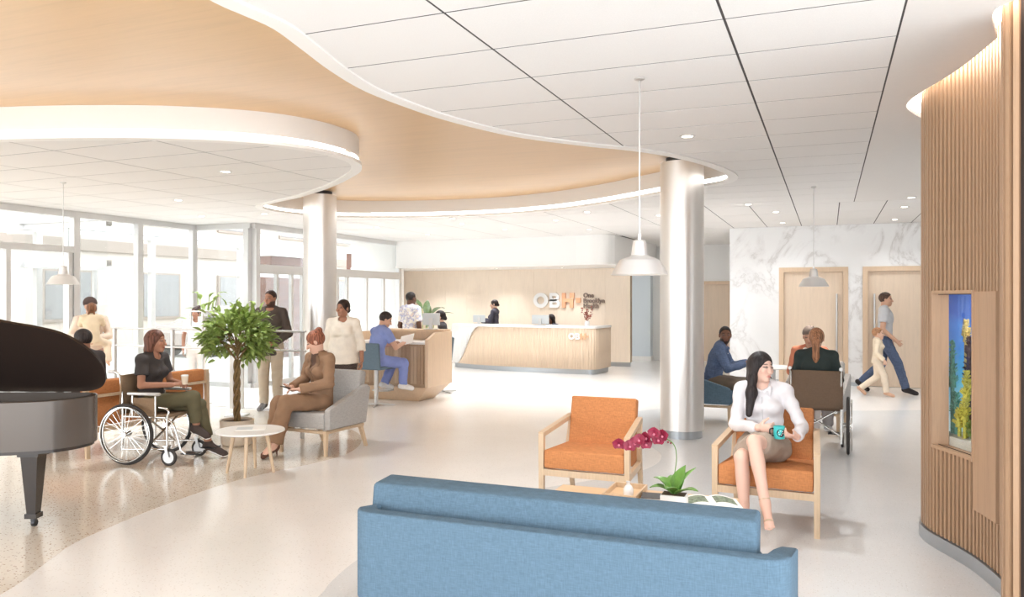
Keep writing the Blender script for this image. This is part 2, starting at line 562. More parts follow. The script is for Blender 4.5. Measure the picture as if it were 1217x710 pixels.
# pocket: lip, white fascia, LED line, timber lid
n = len(pocket)
m = MB()
vs_ = [(p[0],p[1],CZ-0.012) for p in lip_o] + [(p[0],p[1],CZ-0.012) for p in pocket] + [(p[0],p[1],CZ+0.02) for p in pocket] + [(p[0],p[1],CZ+0.02) for p in lip_o]
fs_ = []
for i in range(n):
    j = (i+1) % n
    fs_ += [(i,j,n+j,n+i), (n+i,n+j,2*n+j,2*n+i), (3*n+i,3*n+j,j,i)]
m.add(vs_, fs_)
pk = struct(m.obj('ceiling_pocket', MAT['lip_white'], None, 30))
fas = [tuple(p) for p in offset_poly(pocket, 0.03)]
m = MB()
m.strip(fas, CZ + 0.075, PZ, True)
m.obj('fascia', MAT['fascia_white'], pk, 30)
MB().strip([tuple(p) for p in offset_poly(pocket, 0.028)], CZ + 0.02, CZ + 0.06, True).obj('led_strip', MAT['led'], pk, 30)
slab(tri_region([tuple(p) for p in offset_poly(pocket, 0.06)], []), PZ, PZ + 0.03).obj('timber_lid', MAT['ceiling_wood'], pk)

# ------------------------------------------------------------------ downlights
def downlight(x, y, label, z=CZ, power=DOWN_W):
    t = thing('downlight', label, 'light', (x, y, z), 0, 'recessed ceiling downlights')
    MB().lathe([(0.046,-0.001),(0.05,-0.005),(0.066,-0.006),(0.07,0.0)], n=20).obj('trim_ring', MAT['alu'], t, 40)
    MB().lathe([(0.0005,-0.003),(0.047,-0.0025)], n=20).obj('lens', MAT['lamp_glow'], t)
    l = bpy.data.lights.new('downlight_lamp', 'SPOT')
    l.energy = power; l.spot_size = math.radians(125); l.spot_blend = 0.9; l.shadow_soft_size = 0.05
    l.color = (0.945, 0.975, 1.0)
    lo = bpy.data.objects.new('downlight_lamp', l); link(lo, t)
    lo.location = (0, 0, -0.02)
DL = [(-1.13,6.82,'recessed downlight in tile between column and hanging pendant'),
 (-6.16,6.81,'recessed downlight in white tile ceiling above wheelchair near curved timber pocket'),
 (-8.57,8.53,'recessed downlight over railing in left tile ceiling'),
 (-9.87,10.34,'recessed downlight nearest the corner of the left glazing'),
 (-8.62,10.42,'recessed downlight just left of the left column top'),
 (-8.22,13.25,'recessed downlight in front of the entrance doors right of left column'),
 (-6.10,12.30,'recessed downlight close behind white rim, over patterned shirt man'),
 (-6.36,13.21,'recessed downlight second behind the white rim left of pendant'),
 (-8.14,15.18,'recessed downlight nearest the glazing end beside the reception soffit'),
 (-6.09,14.66,'recessed downlight before the soffit above standing receptionist'),
 (-4.53,13.27,'recessed downlight in bright ceiling left of pendant rod'),
 (-3.62,12.17,'recessed downlight close to white rim left of steel column'),
 (-4.51,15.30,'recessed downlight by the right end of the reception soffit'),
 (-2.65,13.12,'recessed downlight just left behind steel column'),
 (-1.11,12.09,'recessed downlight right of column, row nearest pendant rod'),
 (-0.79,13.32,'recessed downlight left of far pendant rod, middle of three'),
 (-0.79,15.29,'recessed downlight close to marble wall above left timber door'),
 (1.06,12.13,'recessed downlight in plasterboard beside slat wall top, nearest of three'),
 (1.07,13.32,'recessed downlight beside slat wall, middle of three'),
 (1.08,15.38,'recessed downlight at marble wall above right timber door')]
for x, y, lb in DL: downlight(x, y, lb, power=DOWN_W*(0.3 if (x > -1.5 and y > 15) else 0.55 if (x > -1.5 and y > 11) else 1.0))
for x in (-9.3, -7.6, -5.9):                      # wall washers under the reception soffit
    downlight(x, 17.75, 'recessed downlight under soffit washing timber wall ' + ('at its left end' if x < -9 else ('behind standing receptionist' if x < -7 else 'above the large letters')), 2.388, 70)

# ------------------------------------------------------------------ columns
def column(x, y, top, label):
    t = thing('column', label, 'column', (x, y, 0))
    MB().lathe([(0.20,0.0),(0.235,0.0),(0.235,0.085),(0.22,0.09)], n=48).obj('base_ring', MAT['plinth_metal'], t, 40)
    MB().lathe([(0.22,0.09),(0.257,0.092),(0.257,top-0.06),(0.2,top-0.055)], n=64).obj('cladding', MAT['column_metal'], t, 40)
    MB().lathe([(0.19,top-0.06),(0.19,top)], n=48).obj('neck', MAT['dark_metal'], t, 40)
column(-1.63, 9.45, PZ, 'brushed steel round column beside pendant in front of reception')
column(-7.415, 10.27, PZ, 'pale steel round column behind cream blouse woman near entrance')

# ------------------------------------------------------------------ marble wall, doors, back walls
DOORS = [(-0.90, 0.34, 'r'), (0.59, 1.83, 'l')]
m = MB()
xs = [-1.83, -0.90, 0.34, 0.59, 1.83, FX1]
for a, b in ((0,1),(2,3),(4,5)): m.box(xs[a], 16.1, 0, xs[b], 16.35, CZ)
for a, b in ((1,2),(3,4)): m.box(xs[a], 16.1, 2.25, xs[b], 16.35, CZ)
struct(m.obj('wall_marble', MAT['marble']))
struct(MB().box(-1.63, 16.36, 0, FX1, 16.42, CZ).box(-3.6, 21.01, 0, -2.2, 21.05, CZ).obj('light_blocker_doors', MAT['white_paint']))  # unseen panels added behind the doors to stop daylight leaking through their gaps
def door(idx, x0, x1, y, zt, side, mat='door_wood', hz=(0.6, 1.74)):
    d = bpy.data.objects.new('door_%d' % idx, None); link(d); struct(d)
    d.location = (0, 0, 0)
    f = 0.09
    MB().box(x0, y-0.03, 0, x0+f, y+0.12, zt).box(x1-f, y-0.03, 0, x1, y+0.12, zt).box(x0+f, y-0.03, zt-f, x1-f, y+0.12, zt).obj('door_frame', MAT['desk_wood'], d)
    MB().box(x0+f+0.004, y+0.03, 0.006, x1-f-0.004, y+0.075, zt-f-0.004).obj('door_leaf', MAT[mat], d)
    hx = x1-f-0.11 if side == 'r' else x0+f+0.11
    mm = MB().cyl((hx, y-0.03, hz[0]), (hx, y-0.03, hz[1]), 0.018, n=10)
    for z in (hz[0]+0.12, hz[1]-0.12): mm.cyl((hx, y-0.03, z), (hx, y+0.03, z), 0.01, n=8)
    mm.obj('door_handle', MAT['steel'], d, 40)
for i, (x0, x1, s) in enumerate(DOORS): door(i+1, x0, x1, 16.1, 2.25, s)
struct(MB().box(-1.83, 16.35, 0, -1.63, 20.8, CZ).obj('wall_corridor', MAT['white_paint']))
struct(MB().box(-1.83, 16.088, 0, -0.905, 16.1, 0.07).box(0.345, 16.088, 0, 0.585, 16.1, 0.07).obj('baseboard_marble', MAT['plinth_metal']))
m = MB().box(-7.2, 20.8, 0, -3.5, 21.0, CZ).box(-2.3, 20.8, 0, -1.63, 21.0, CZ).box(-3.5, 20.8, 2.08, -2.3, 21.0, CZ)
struct(m.obj('wall_back', MAT['white_paint']))
door(3, -3.5, -2.3, 20.8, 2.1, 'l', hz=(0.55, 1.74))
MB().box(-3.1, 20.75, 0.55, -3.06, 20.77, 1.74)
struct(MB().box(-6.5, 20.5, 0, -4.36, 20.8, CZ).obj('wall_blue', MAT['blue_wall']))
struct(MB().box(-6.5, 20.485, 0, -4.36, 20.5, 0.12).box(-4.36, 20.485, 0, -4.345, 20.8, 0.12).obj('baseboard_blue', MAT['white_paint']))
struct(MB().box(FX1, 6, 0, FX1+0.1, 16.1, CZ).obj('wall_right', MAT['white_paint']))
# reception feature wall: timber panels on a core
rw = struct(MB().box(-11.3, 18.63, 0, -4.5, 18.8, 2.6).obj('wall_reception', MAT['white_paint']))
px0 = -11.3; npan = 11; pw = (11.3-4.45)/npan
pm = MB().box(0.0015, 0, 0.1, pw-0.0015, 0.03, 2.6).mesh('wall_panel', MAT['wall_wood'])
for i in range(npan):
    o = bpy.data.objects.new('wall_panel', pm); link(o, rw); o.location = (px0 + i*pw, 18.6, 0)
MB().box(-4.5, 18.63, 0.1, -4.45, 18.8, 2.6).obj('wall_panel', MAT['panel_wood'], rw)
struct(MB().box(-11.3, 18.605, 0, -4.44, 18.63, 0.1).obj('baseboard_reception', MAT['plinth_metal']))
struct(MB().box(-11.4, 16.99, 0, -9.83, 17.09, 2.385).box(-11.4, 17.09, 0, -11.3, 18.63, 2.385).obj('wall_alcove', MAT['white_paint']))
# white soffit over reception with a rounded right end and a small lip below
sf = [(-11.3,16.99),(-9.83,16.99),(-9.83,16.72),(-6.0,16.70),(-5.2,16.62)] + [tuple(p) for p in catmull([(-5.2,16.62),(-4.75,16.5),(-4.5,16.55),(-4.36,16.8)], 4)][1:] + [(-4.2,20.45),(-11.3,20.45)]
so = struct(MB().prism(sf, 2.44, CZ - 0.001).obj('ceiling_soffit', MAT['white_paint']))
MB().prism([tuple(p) for p in offset_poly(sf, 0.025)], 2.39, 2.44).obj('soffit_lip', MAT['lip_white'], so)

# ------------------------------------------------------------------ slat wall with niche
SP = [(2.25,6.98),(1.5,6.98),(1.05,6.85),(.78,6.66),(.645,6.42),(.60,6.17),(.612,6.0),(.655,5.85),(.74,5.65),(.82,5.43),(.88,5.16),(.90,4.98),(.88,4.8),(.83,4.63),(.792,4.51),(.80,4.43),(.86,4.385),(1.1,4.365),(1.6,4.35),(2.25,4.33)]
path = catmull(SP, 8)
wall_back_path = [tuple(p) for p in path]
sw = bpy.data.objects.new('wall_slatted', None); link(sw); struct(sw)
def off_path(P, d):
    out = []
    for i in range(len(P)):
        a = P[max(0, i-1)]; b = P[min(len(P)-1, i+1)]
        t = np.array(b[:2]) - np.array(a[:2]); t = t/np.linalg.norm(t)
        out.append((P[i][0] - t[1]*d*-1*-1, P[i][1] + t[0]*d))
    return out
# left of travel direction is the room-far side; path runs from the far return toward the camera
inn = off_path(path, 0.045)
def in_niche(p): return p[0] < 0.95 and 5.455 < p[1] < 5.895
def in_panel(p): return p[0] < 0.95 and 5.14 < p[1] <= 5.455
def strips(flt, z0, z1, mb, P):
    run = []
    for q, p in zip(P, path):
        if flt(p): run.append(q)
        else:
            if len(run) > 1: mb.strip(run, z0, z1)
            run = []
    if len(run) > 1: mb.strip(run, z0, z1)
fine = resample(path, 0.012); path_f = fine
inn = off_path(fine, 0.03); path = fine
mb = MB()
strips(lambda p: True, 0.09, 0.685, mb, inn); strips(lambda p: True, 1.675, 3.42, mb, inn)
strips(lambda p: not in_niche(p), 0.685, 1.675, mb, inn)
mb.obj('backing_board', MAT['slat_backing'], sw, 60)
NZ0, NZ1 = 0.68, 1.68
pl = off_path(fine, -0.012)
mb = MB(); mb.strip(pl, 0.0, 0.088); b_ = off_path(fine, 0.04)
npl = len(pl)
mb.add([(p[0],p[1],0.088) for p in pl] + [(p[0],p[1],0.088) for p in b_], [(i,i+1,npl+i+1,npl+i) for i in range(npl-1)])
mb.obj('plinth', MAT['plinth_metal'], sw, 60)
slat_me = {}
def slat(p, t, z0, z1):
    key = (round(z0,3), round(z1,3))
    if key not in slat_me:
        slat_me[key] = MB().box(-0.0115, -0.03, z0, 0.0115, 0.0, z1).mesh('slat', MAT['slat_wood'])
    o = bpy.data.objects.new('slat', slat_me[key]); link(o, sw)
    o.location = (p[0], p[1], 0); o.rotation_euler = (0, 0, math.atan2(t[1], t[0]) + math.pi)
pts = resample(wall_back_path, 0.046)
for i in range(1, len(pts)-1):
    t = pts[i+1] - pts[i-1]; t = t/np.linalg.norm(t); p = pts[i]
    if in_niche(p):
        slat(p, t, 0.095, NZ0-0.02); slat(p, t, NZ1+0.02, 3.42)
    elif in_panel(p):
        slat(p, t, 0.095, 0.37); slat(p, t, NZ1+0.012, 3.42)
    else: slat(p, t, 0.095, 3.42)
# flush panel beside the niche
pp = [p for p in fine if in_panel(p)]
a0 = off_path(pp, -0.004); a1 = off_path(pp, 0.03)
MB().prism(a0 + a1[::-1], 0.37, NZ1+0.012).obj('flush_panel', MAT['niche_wood'], sw, 30)
# niche lining
npth = [p for p in fine if in_niche(p)]
f0 = off_path(npth, -0.006)
A = f0[0]; B = f0[-1]               # far end, near end
ND = 0.10
inner = [(p[0] + ND, p[1]) for p in f0]
t_ = 0.022
mb = MB()
mb.prism(f0 + inner[::-1], NZ0 - t_, NZ0); mb.prism(f0 + inner[::-1], NZ1, NZ1 + t_)
mb.box(A[0]-0.001, A[1], NZ0-t_, A[0]+ND, A[1]+t_, NZ1+t_)
mb.box(B[0]-0.001, B[1]-t_, NZ0-t_, B[0]+ND, B[1], NZ1+t_)
mb.obj('niche_frame', MAT['niche_wood'], sw)

# aquarium set behind the niche: glass tank with sand, corals and blue water
aq = thing('aquarium', 'lit aquarium with corals and blue water in slatted wall niche', 'aquarium', (0, 0, 0))
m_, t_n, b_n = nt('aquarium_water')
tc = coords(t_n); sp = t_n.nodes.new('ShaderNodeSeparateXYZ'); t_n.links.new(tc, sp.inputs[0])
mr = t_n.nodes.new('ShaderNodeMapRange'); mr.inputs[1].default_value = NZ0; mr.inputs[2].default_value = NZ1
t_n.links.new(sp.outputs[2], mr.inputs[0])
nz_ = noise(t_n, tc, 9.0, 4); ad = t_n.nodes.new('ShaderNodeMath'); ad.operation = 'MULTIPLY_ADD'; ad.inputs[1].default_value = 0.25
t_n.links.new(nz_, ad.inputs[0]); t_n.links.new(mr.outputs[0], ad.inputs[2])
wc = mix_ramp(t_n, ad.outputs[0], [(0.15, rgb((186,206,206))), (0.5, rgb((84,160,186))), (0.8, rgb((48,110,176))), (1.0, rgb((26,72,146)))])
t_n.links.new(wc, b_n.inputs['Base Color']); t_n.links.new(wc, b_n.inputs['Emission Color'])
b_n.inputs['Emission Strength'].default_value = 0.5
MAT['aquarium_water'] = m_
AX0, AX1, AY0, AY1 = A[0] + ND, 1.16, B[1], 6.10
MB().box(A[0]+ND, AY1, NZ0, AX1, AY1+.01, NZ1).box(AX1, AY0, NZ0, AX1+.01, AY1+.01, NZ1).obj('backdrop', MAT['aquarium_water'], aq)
MB().prism(inner + [(p[0] + .004, p[1]) for p in inner][::-1], NZ0, NZ1).obj('front_glass', MAT['glass'], aq)
plain('sand', (226, 222, 210), 0.8, var=0.1, vscale=200)
MB().prism([(p[0] + .005, p[1]) for p in inner] + [(AX1, B[1]), (AX1, AY1), (A[0]+ND, AY1)], NZ0, NZ0 + 0.06).obj('sand_bed', MAT['sand'], aq)
MB().prism([(p[0] + .005, p[1]) for p in inner] + [(AX1, B[1]), (AX1, AY1), (A[0]+ND, AY1)], NZ1, NZ1 + 0.01).obj('hood', MAT['black'], aq)
MB().box(.95, 5.6, NZ1-.03, 1.1, 6.0, NZ1-.005).obj('tank_lamp', MAT['lamp_glow'], aq)
corals = [('coral_yellow', (206,196,80)), ('coral_teal', (90,176,160)), ('coral_dark', (70,56,66)), ('coral_green', (112,134,56)), ('coral_gold', (216,194,120)), ('coral_orange', (196,116,76))]
for nme, c in corals: plain(nme, c, 0.7, var=0.3, vscale=60)
def coral(cx, cy, z, r, hgt, mat, spikes, rr):
    mb = MB(); q = random.Random(int(cx*1e4) + int(z*1e4))
    mb.cyl((cx, cy, NZ0+.05), (cx, cy, z), .012, .012, 6)
    mb.cyl((cx, cy, z), (cx, cy, z+hgt), r*0.5, r*0.15, 8)
    for i in range(spikes):
        u = q.random(); a = q.random()*6.283; base = Vector((cx, cy, z + hgt*(0.05+0.9*u)))
        d = Vector((math.cos(a), math.sin(a), 0.5 + 0.6*q.random())).normalized()
        mb.cyl(base, base + d*(r*(1.1-0.6*u)), rr, rr*0.4, 5)
    mb.obj('coral', MAT[mat], aq, 50)
for x, y, z, r, hgt, mt, s_, rr in ((.835,5.86,.98,.05,.20,'coral_yellow',90,.008),(.865,5.95,1.10,.05,.30,'coral_dark',80,.009),(.85,5.98,1.36,.04,.15,'coral_gold',70,.007),(.775,6.02,1.05,.045,.32,'coral_teal',70,.007),(.90,5.85,.78,.06,.10,'coral_green',90,.012),(.80,5.9,.80,.05,.12,'coral_yellow',70,.008),(.79,5.98,.86,.05,.16,'coral_teal',60,.007),(.93,5.92,.92,.05,.2,'coral_orange',60,.008),(.91,5.98,1.22,.045,.2,'coral_dark',60,.008),(.86,5.80,.76,.06,.09,'coral_green',90,.012),(.97,5.95,1.05,.05,.25,'coral_gold',60,.008),(.82,5.82,.86,.05,.14,'coral_yellow',80,.008)):
    coral(x, y, z, r, hgt, mt, s_, rr)

# ------------------------------------------------------------------ glazing and outside
def glazing(idx, axis, c, a0, a1, mull, trans, doors=(), base=0.08, mw=0.11, top=CZ):
    """axis 'x': plane x=c running along y; axis 'y': plane y=c running along x"""
    wdo = bpy.data.objects.new('window_%d' % idx, None); link(wdo); struct(wdo)
    def bx(u0, u1, z0, z1, th):
        if axis == 'x': return MB().box(c-th/2, u0, z0, c+th/2, u1, z1)
        return MB().box(u0, c-th/2, z0, u1, c+th/2, z1)
    bx(a0, a1, top-0.1, top-0.001, 0.12).obj('head_rail', MAT['alu'], wdo)
    bx(a0, a1, 0.0, base, 0.1).obj('sill_rail', MAT['alu'], wdo)
    for u in mull: bx(u-mw/2, u+mw/2, base, top-0.1, 0.11).obj('mullion', MAT['alu'], wdo)
    for u0, u1, z0, z1 in trans: bx(u0, u1, z0, z1, 0.1).obj('transom', MAT['alu'], wdo)
    for u, z1 in doors: bx(u-0.035, u+0.035, base, z1, 0.07).obj('door_stile', MAT['alu'], wdo)
    e = sorted([a0] + list(mull) + [a1])
    for u0, u1 in zip(e, e[1:]):
        if u1 - u0 > 0.2: bx(u0+0.03, u1-0.03, base, top-0.1, 0.012).obj('pane', MAT['glass'], wdo)
    return wdo
glazing(1, 'x', -11.23, 2.0, 11.6, [2.05, 4.4, 6.7, 9.02, 10.27, 11.54], [(2.0, 9.0, 2.38, 2.48)], [(7.9, 2.38), (8.92, 2.38)])
glazing(2, 'y', 11.62, -11.23, -9.89, [-10.0], [])
glazing(3, 'x', -9.89, 11.62, 16.98, [11.72, 16.93], [(11.7, 16.9, 2.12, 2.29)], [(12.3, 2.12), (12.75, 2.12), (13.1, 2.12), (14.3, 2.12), (14.68, 2.12), (15.46, 2.12), (16.2, 2.12)])
glazing(4, 'x', -13.4, 9.5, 19.0, [10.0, 12.6, 15.3, 18.0], [(9.5, 19.0, 2.2, 2.32)], [(11.2, 2.2), (13.9, 2.2)], top=2.98)
glazing(5, 'y', 9.75, -13.4, -11.33, [-12.3], [(-13.4, -11.33, 2.2, 2.3)], top=2.98)
plain('paving', (196, 190, 182), 0.8, var=0.04, vscale=3)
gr = struct(MB().box(-60, -25, -0.16, FX0-0.2, 60, -0.04).obj('ground', MAT['paving']))
struct(MB().box(-13.5, 9.6, 2.98, -13.3, 19.2, 3.1).box(-13.3, 9.65, 2.98, -11.33, 9.85, 3.1).obj('trim_canopy', MAT['alu']))
struct(MB().box(-13.4, 9.8, -0.04, -11.53, 19.2, 0.0).obj('floor_vestibule', MAT['floor_white']))

m_, t_n, b_n = nt('brick')
bk = t_n.nodes.new('ShaderNodeTexBrick'); bk.inputs['Scale'].default_value = 9
bk.inputs['Color1'].default_value = (*rgb((108,64,48)),1); bk.inputs['Color2'].default_value = (*rgb((88,52,40)),1); bk.inputs['Mortar'].default_value = (*rgb((116,98,86)),1)
t_n.links.new(coords(t_n, rot=(math.pi/2, 0, math.pi/2)), bk.inputs[0]); t_n.links.new(bk.outputs[0], b_n.inputs['Base Color'])
MAT['brick'] = m_
bw = thing('brick_pier', 'red brick wall pier outside seen through entrance glazing', 'wall', (-14.3, 17.7, -0.04))
MB().box(-0.3, -.5, 0, 0.3, 1.1, 2.85).obj('brickwork', MAT['brick'], bw)
MB().box(-0.36, -.56, 2.85, 0.36, 1.16, 3.0).obj('coping', MAT['white_paint'], bw)
bw2 = thing('brick_pier', 'second red brick pier outside nearer the reception wall', 'wall', (-14.8, 23.5, -0.04))
MB().box(-0.3, -1.1, 0, 0.3, 1.1, 3.2).obj('brickwork', MAT['brick'], bw2)
MB().box(-0.36, -1.16, 3.2, 0.36, 1.16, 3.35).obj('coping', MAT['white_paint'], bw2)
# pale building over the road
plain('render_pale', (176, 166, 156), 0.8, var=0.02)
plain('render_band', (140, 128, 118), 0.8, var=0.03)
plain('far_glass', (120, 118, 116), 0.2, 0.2)
bd = thing('building', 'pale rendered building across the street seen through left glazing', 'building', (-24, 14, -0.04))
MB().box(-3, -22, 0, 0, 24, 9).obj('wall', MAT['render_pale'], bd)
MB().box(0, -22, 3.35, 0.12, 24, 3.75).obj('string_course', MAT['render_band'], bd)
for i in range(11):
    y = -20 + 4.0*i
    fr = MB().box(0, y, 0.9, 0.10, y+1.9, 2.7).obj('window', MAT['render_band'], bd)
    MB().box(0.10, y+0.1, 1.0, 0.115, y+1.8, 2.6).obj('pane', MAT['far_glass'], fr)
    fr = MB().box(0, y, 4.5, 0.10, y+1.9, 6.6).obj('window', MAT['render_band'], bd)
    MB().box(0.10, y+0.1, 4.6, 0.115, y+1.8, 6.5).obj('pane', MAT['far_glass'], fr)
# parked car beyond the vestibule
plain('car_paint', (170, 162, 158), 0.25, 0.4); plain('car_red', (112, 60, 52), 0.3, 0.2); plain('car_glass', (60, 58, 58), 0.1)
car = thing('car', 'pale grey parked car outside the glass entrance', 'car', (-17.3, 19.2, -0.04), math.radians(90))
prof = [(-2.1,.35),(-2.15,.7),(-1.95,.9),(-1.3,.98),(-.75,1.42),(.55,1.46),(1.25,1.02),(2.0,.88),(2.2,.65),(2.15,.35)]
def loft(prof, w, mb):
    n_ = len(prof)
    vs = [(x, -w*(1 if z < 1 else .8), z) for x, z in prof] + [(x, w*(1 if z < 1 else .8), z) for x, z in prof]
    return mb.add(vs, [tuple(range(n_)), tuple(range(2*n_-1, n_-1, -1))] + [((i+1) % n_, i, n_+i, n_+(i+1) % n_) for i in range(n_)])
loft(prof, 0.88, MB()).obj('body', MAT['car_paint'], car)
for s in (-1, 1):
    g_ = MB(); y = s*0.865
    g_.add([(-1.15,s*.80,1.03),(-.72,s*.712,1.37),(.5,s*.712,1.40),(1.1,s*.80,1.03),(-1.15,s*.86,1.02),(-.72,s*.73,1.37),(.5,s*.73,1.40),(1.1,s*.86,1.02)], [(0,1,2,3),(7,6,5,4),(0,4,5,1),(1,5,6,2),(2,6,7,3),(3,7,4,0)])
    g_.obj('side_window', MAT['car_glass'], car)
    for x in (-1.35, 1.35):
        wl = MB().cyl((x, s*0.74, .32), (x, s*0.92, .32), .32, n=20).obj('wheel', MAT['rubber'], car, 40)
        MB().cyl((x, s*0.921, .32), (x, s*0.93, .32), .19, n=16).obj('hubcap', MAT['steel'], wl, 40)
# ------------------------------------------------------------------ furniture materials
fabric('blue_cloth', (92, 114, 131), 0.16, 190)
fabric('orange_cloth', (194, 130, 84), 0.16, 200)
fabric('grey_cloth', (172, 168, 164), 0.14, 200)
fabric('stool_blue', (104, 122, 136), 0.08, 200)
fabric('chair_brown', (112, 92, 76), 0.10, 240)
fabric('wheelchair_taupe', (150, 126, 102), 0.10, 240)
plain('piano_black', (46, 38, 34), 0.12, 0.0, spec=0.6)
plain('piano_side', (92, 84, 78), 0.22, 0.3)
plain('piano_lid', (40, 30, 26), 0.35)
plain('leaf', (136, 156, 80), 0.45, var=0.35, vscale=14)
plain('leaf_orchid', (98, 140, 62), 0.35, var=0.2, vscale=20)
plain('trunk', (128, 104, 66), 0.8, var=0.25, vscale=30, bmp=0.4)
plain('petal', (142, 34, 62), 0.5, var=0.25, vscale=60)
plain('petal_mid', (214, 120, 140), 0.5)
plain('soil', (92, 74, 58), 0.9, var=0.3, vscale=80)
plain('pot_cream', (228, 214, 196), 0.5, var=0.03)
plain('phone_dark', (40, 38, 42), 0.25)
plain('mug_teal', (72, 196, 196), 0.3)
plain('table_white', (236, 234, 231), 0.35)
plain('monitor_grey', (206, 210, 212), 0.4)
plain('book_dark', (52, 54, 58), 0.4)
plain('print_green', (120, 132, 112), 0.7, var=0.6, vscale=60)

def slantbox(mb, x0, x1, prof):
    """prism along x of a (y,z) profile"""
    n_ = len(prof)
    vs = [(x0, y, z) for y, z in prof] + [(x1, y, z) for y, z in prof]
    return mb.add(vs, [tuple(range(n_-1, -1, -1)), tuple(range(n_, 2*n_))] + [(i, (i+1) % n_, n_+(i+1) % n_, n_+i) for i in range(n_)])

# ------------------------------------------------------------------ blue sofa, seen from behind
so = thing('sofa', 'blue fabric sofa with low wrapped back in the foreground', 'sofa', (-1.17, 3.29, 0))
def sofa_shell(z0, z1):
    W, D_, r, t = 1.03, 0.80, 0.10, 0.085
    outer = [(-W, D_), (-W, r)] + [(-W + r - r*math.cos(a), r - r*math.sin(a)) for a in [math.pi/2*k/8 for k in range(1, 8)]] + [(-W + r, 0), (W - r, 0)] + [(W - r + r*math.sin(a), r - r*math.cos(a)) for a in [math.pi/2*k/8 for k in range(1, 8)]] + [(W, r), (W, D_)]
    r2 = r - t + 0.03
    inn_ = [(-W+t, D_), (-W+t, t + r2), (-W+t+r2*0.3, t+r2*0.3), (-W+t+r2, t), (W-t-r2, t), (W-t-r2*0.3, t+r2*0.3), (W-t, t+r2), (W-t, D_)]
    return outer, inn_
outer, inn_ = sofa_shell(0, 0)
def arm_h(y): return 0.60 if y < 0.30 else 0.60 - (y-0.30)/0.48*0.17
b = bmesh.new()
poly = outer + inn_[::-1]
no = len(outer); ni = len(inn_)
bot = [b.verts.new((p[0], p[1], 0.17)) for p in poly]
def dens(pl): return pl
topv = [b.verts.new((p[0], p[1], arm_h(p[1]))) for p in poly]
N = len(poly)
for i in range(N):
    j = (i+1) % N
    b.faces.new((bot[i], bot[j], topv[j], topv[i]))
b.faces.new(topv[:]); b.faces.new(bot[::-1])
bmesh.ops.recalc_face_normals(b, faces=b.faces)
te = [e for e in b.edges if all(v in set(topv) for v in e.verts) and len(e.link_faces) == 2]
bmesh.ops.bevel(b, geom=te, offset=0.013, segments=3, profile=0.5, affect='EDGES')
MB().bm(b).obj('shell', MAT['blue_cloth'], so, 40)
def cush(v): return v
MB().rbox(-.06, 0.225, 0.54, 1.90, 0.18, 0.32, 0.02, 3, fn=lambda x, y, z: (x, y + 0.045*(z > 0), z + (.012 if y > 0 and z > 0 else 0))).obj('back_cushion', MAT['blue_cloth'], so, 50)
for k in (-1, 1): MB().rbox(k*0.44, 0.52, 0.335, 0.87, 0.50, 0.15, 0.035, 3).obj('seat_cushion', MAT['blue_cloth'], so, 50)
MB().rbox(0, 0.43, 0.225, 1.9, 0.66, 0.10, 0.01, 1).obj('seat_base', MAT['blue_cloth'], so)
for x in (-0.88, 0.88):
    for y in (0.10, 0.68): MB().cyl((x, y, 0.175), (x*1.02, y, 0.0), 0.024, 0.016, 12).obj('leg', MAT['oak'], so, 40)

# ------------------------------------------------------------------ orange lounge chairs (front edge at y=0, facing -y)
def lounge_chair(label, loc, rz, group, cloth='orange_cloth'):
    t = thing('lounge_chair', label, 'chair', loc, rz, group)
    W = 0.345
    for s in (-1, 1):
        MB().bar((s*W, 0.03, 0.0), (s*W, 0.03, 0.575), 0.036, 0.042, up=(0, 1, 0), w1=0.042, h1=0.05).obj('leg', MAT['oak'], t)
        MB().bar((s*(W-.045), 0.70, 0.0), (s*(W-.04), 0.585, 0.42), 0.03, 0.034, up=(0, 1, 0), w1=0.042, h1=0.05).obj('leg', MAT['oak'], t)
        MB().bar((s*W, 0.012, 0.575), (s*(W-.045), 0.64, 0.645), 0.046, 0.036).obj('armrest', MAT['oak'], t)
        MB().bar((s*W, 0.05, 0.285), (s*(W-.04), 0.60, 0.275), 0.036, 0.05).obj('side_rail', MAT['oak'], t)
        MB().bar((s*(W-.04), 0.585, 0.40), (s*(W-.045), 0.66, 0.645), 0.036, 0.04, up=(0, 1, 0)).obj('back_post', MAT['oak'], t)
    MB().box(-W+0.018, 0.012, 0.255, W-0.018, 0.05, 0.305).obj('front_rail', MAT['oak'], t)
    MB().box(-W+0.018, 0.58, 0.255, W-0.018, 0.61, 0.305).obj('back_rail', MAT['oak'], t)
    MB().rbox(0, 0.295, 0.378, 2*(W-0.022), 0.57, 0.145, 0.016, 3, fn=lambda x, y, z: (x*(1 if y < 0 else .9), y, z + (0.008 if y < 0 else -0.01))).obj('seat_cushion', MAT[cloth], t, 40)
    Mx = Matrix.Rotation(math.radians(-14), 4, 'X')
    MB().rbox(0, 0.60, 0.605, 2*(W-0.064), 0.10, 0.42, 0.016, 3, M=Mx).obj('back_cushion', MAT[cloth], t, 40)
    return t
g_or = 'orange lounge chairs facing the sofa'
lounge_chair('empty orange lounge chair with oak arms behind orchid', (-1.76, 5.80, 0), math.radians(0), g_or)
lounge_chair('orange lounge chair with oak arms that long-haired woman sits in', (-0.42, 5.76, 0), math.radians(-3), g_or)

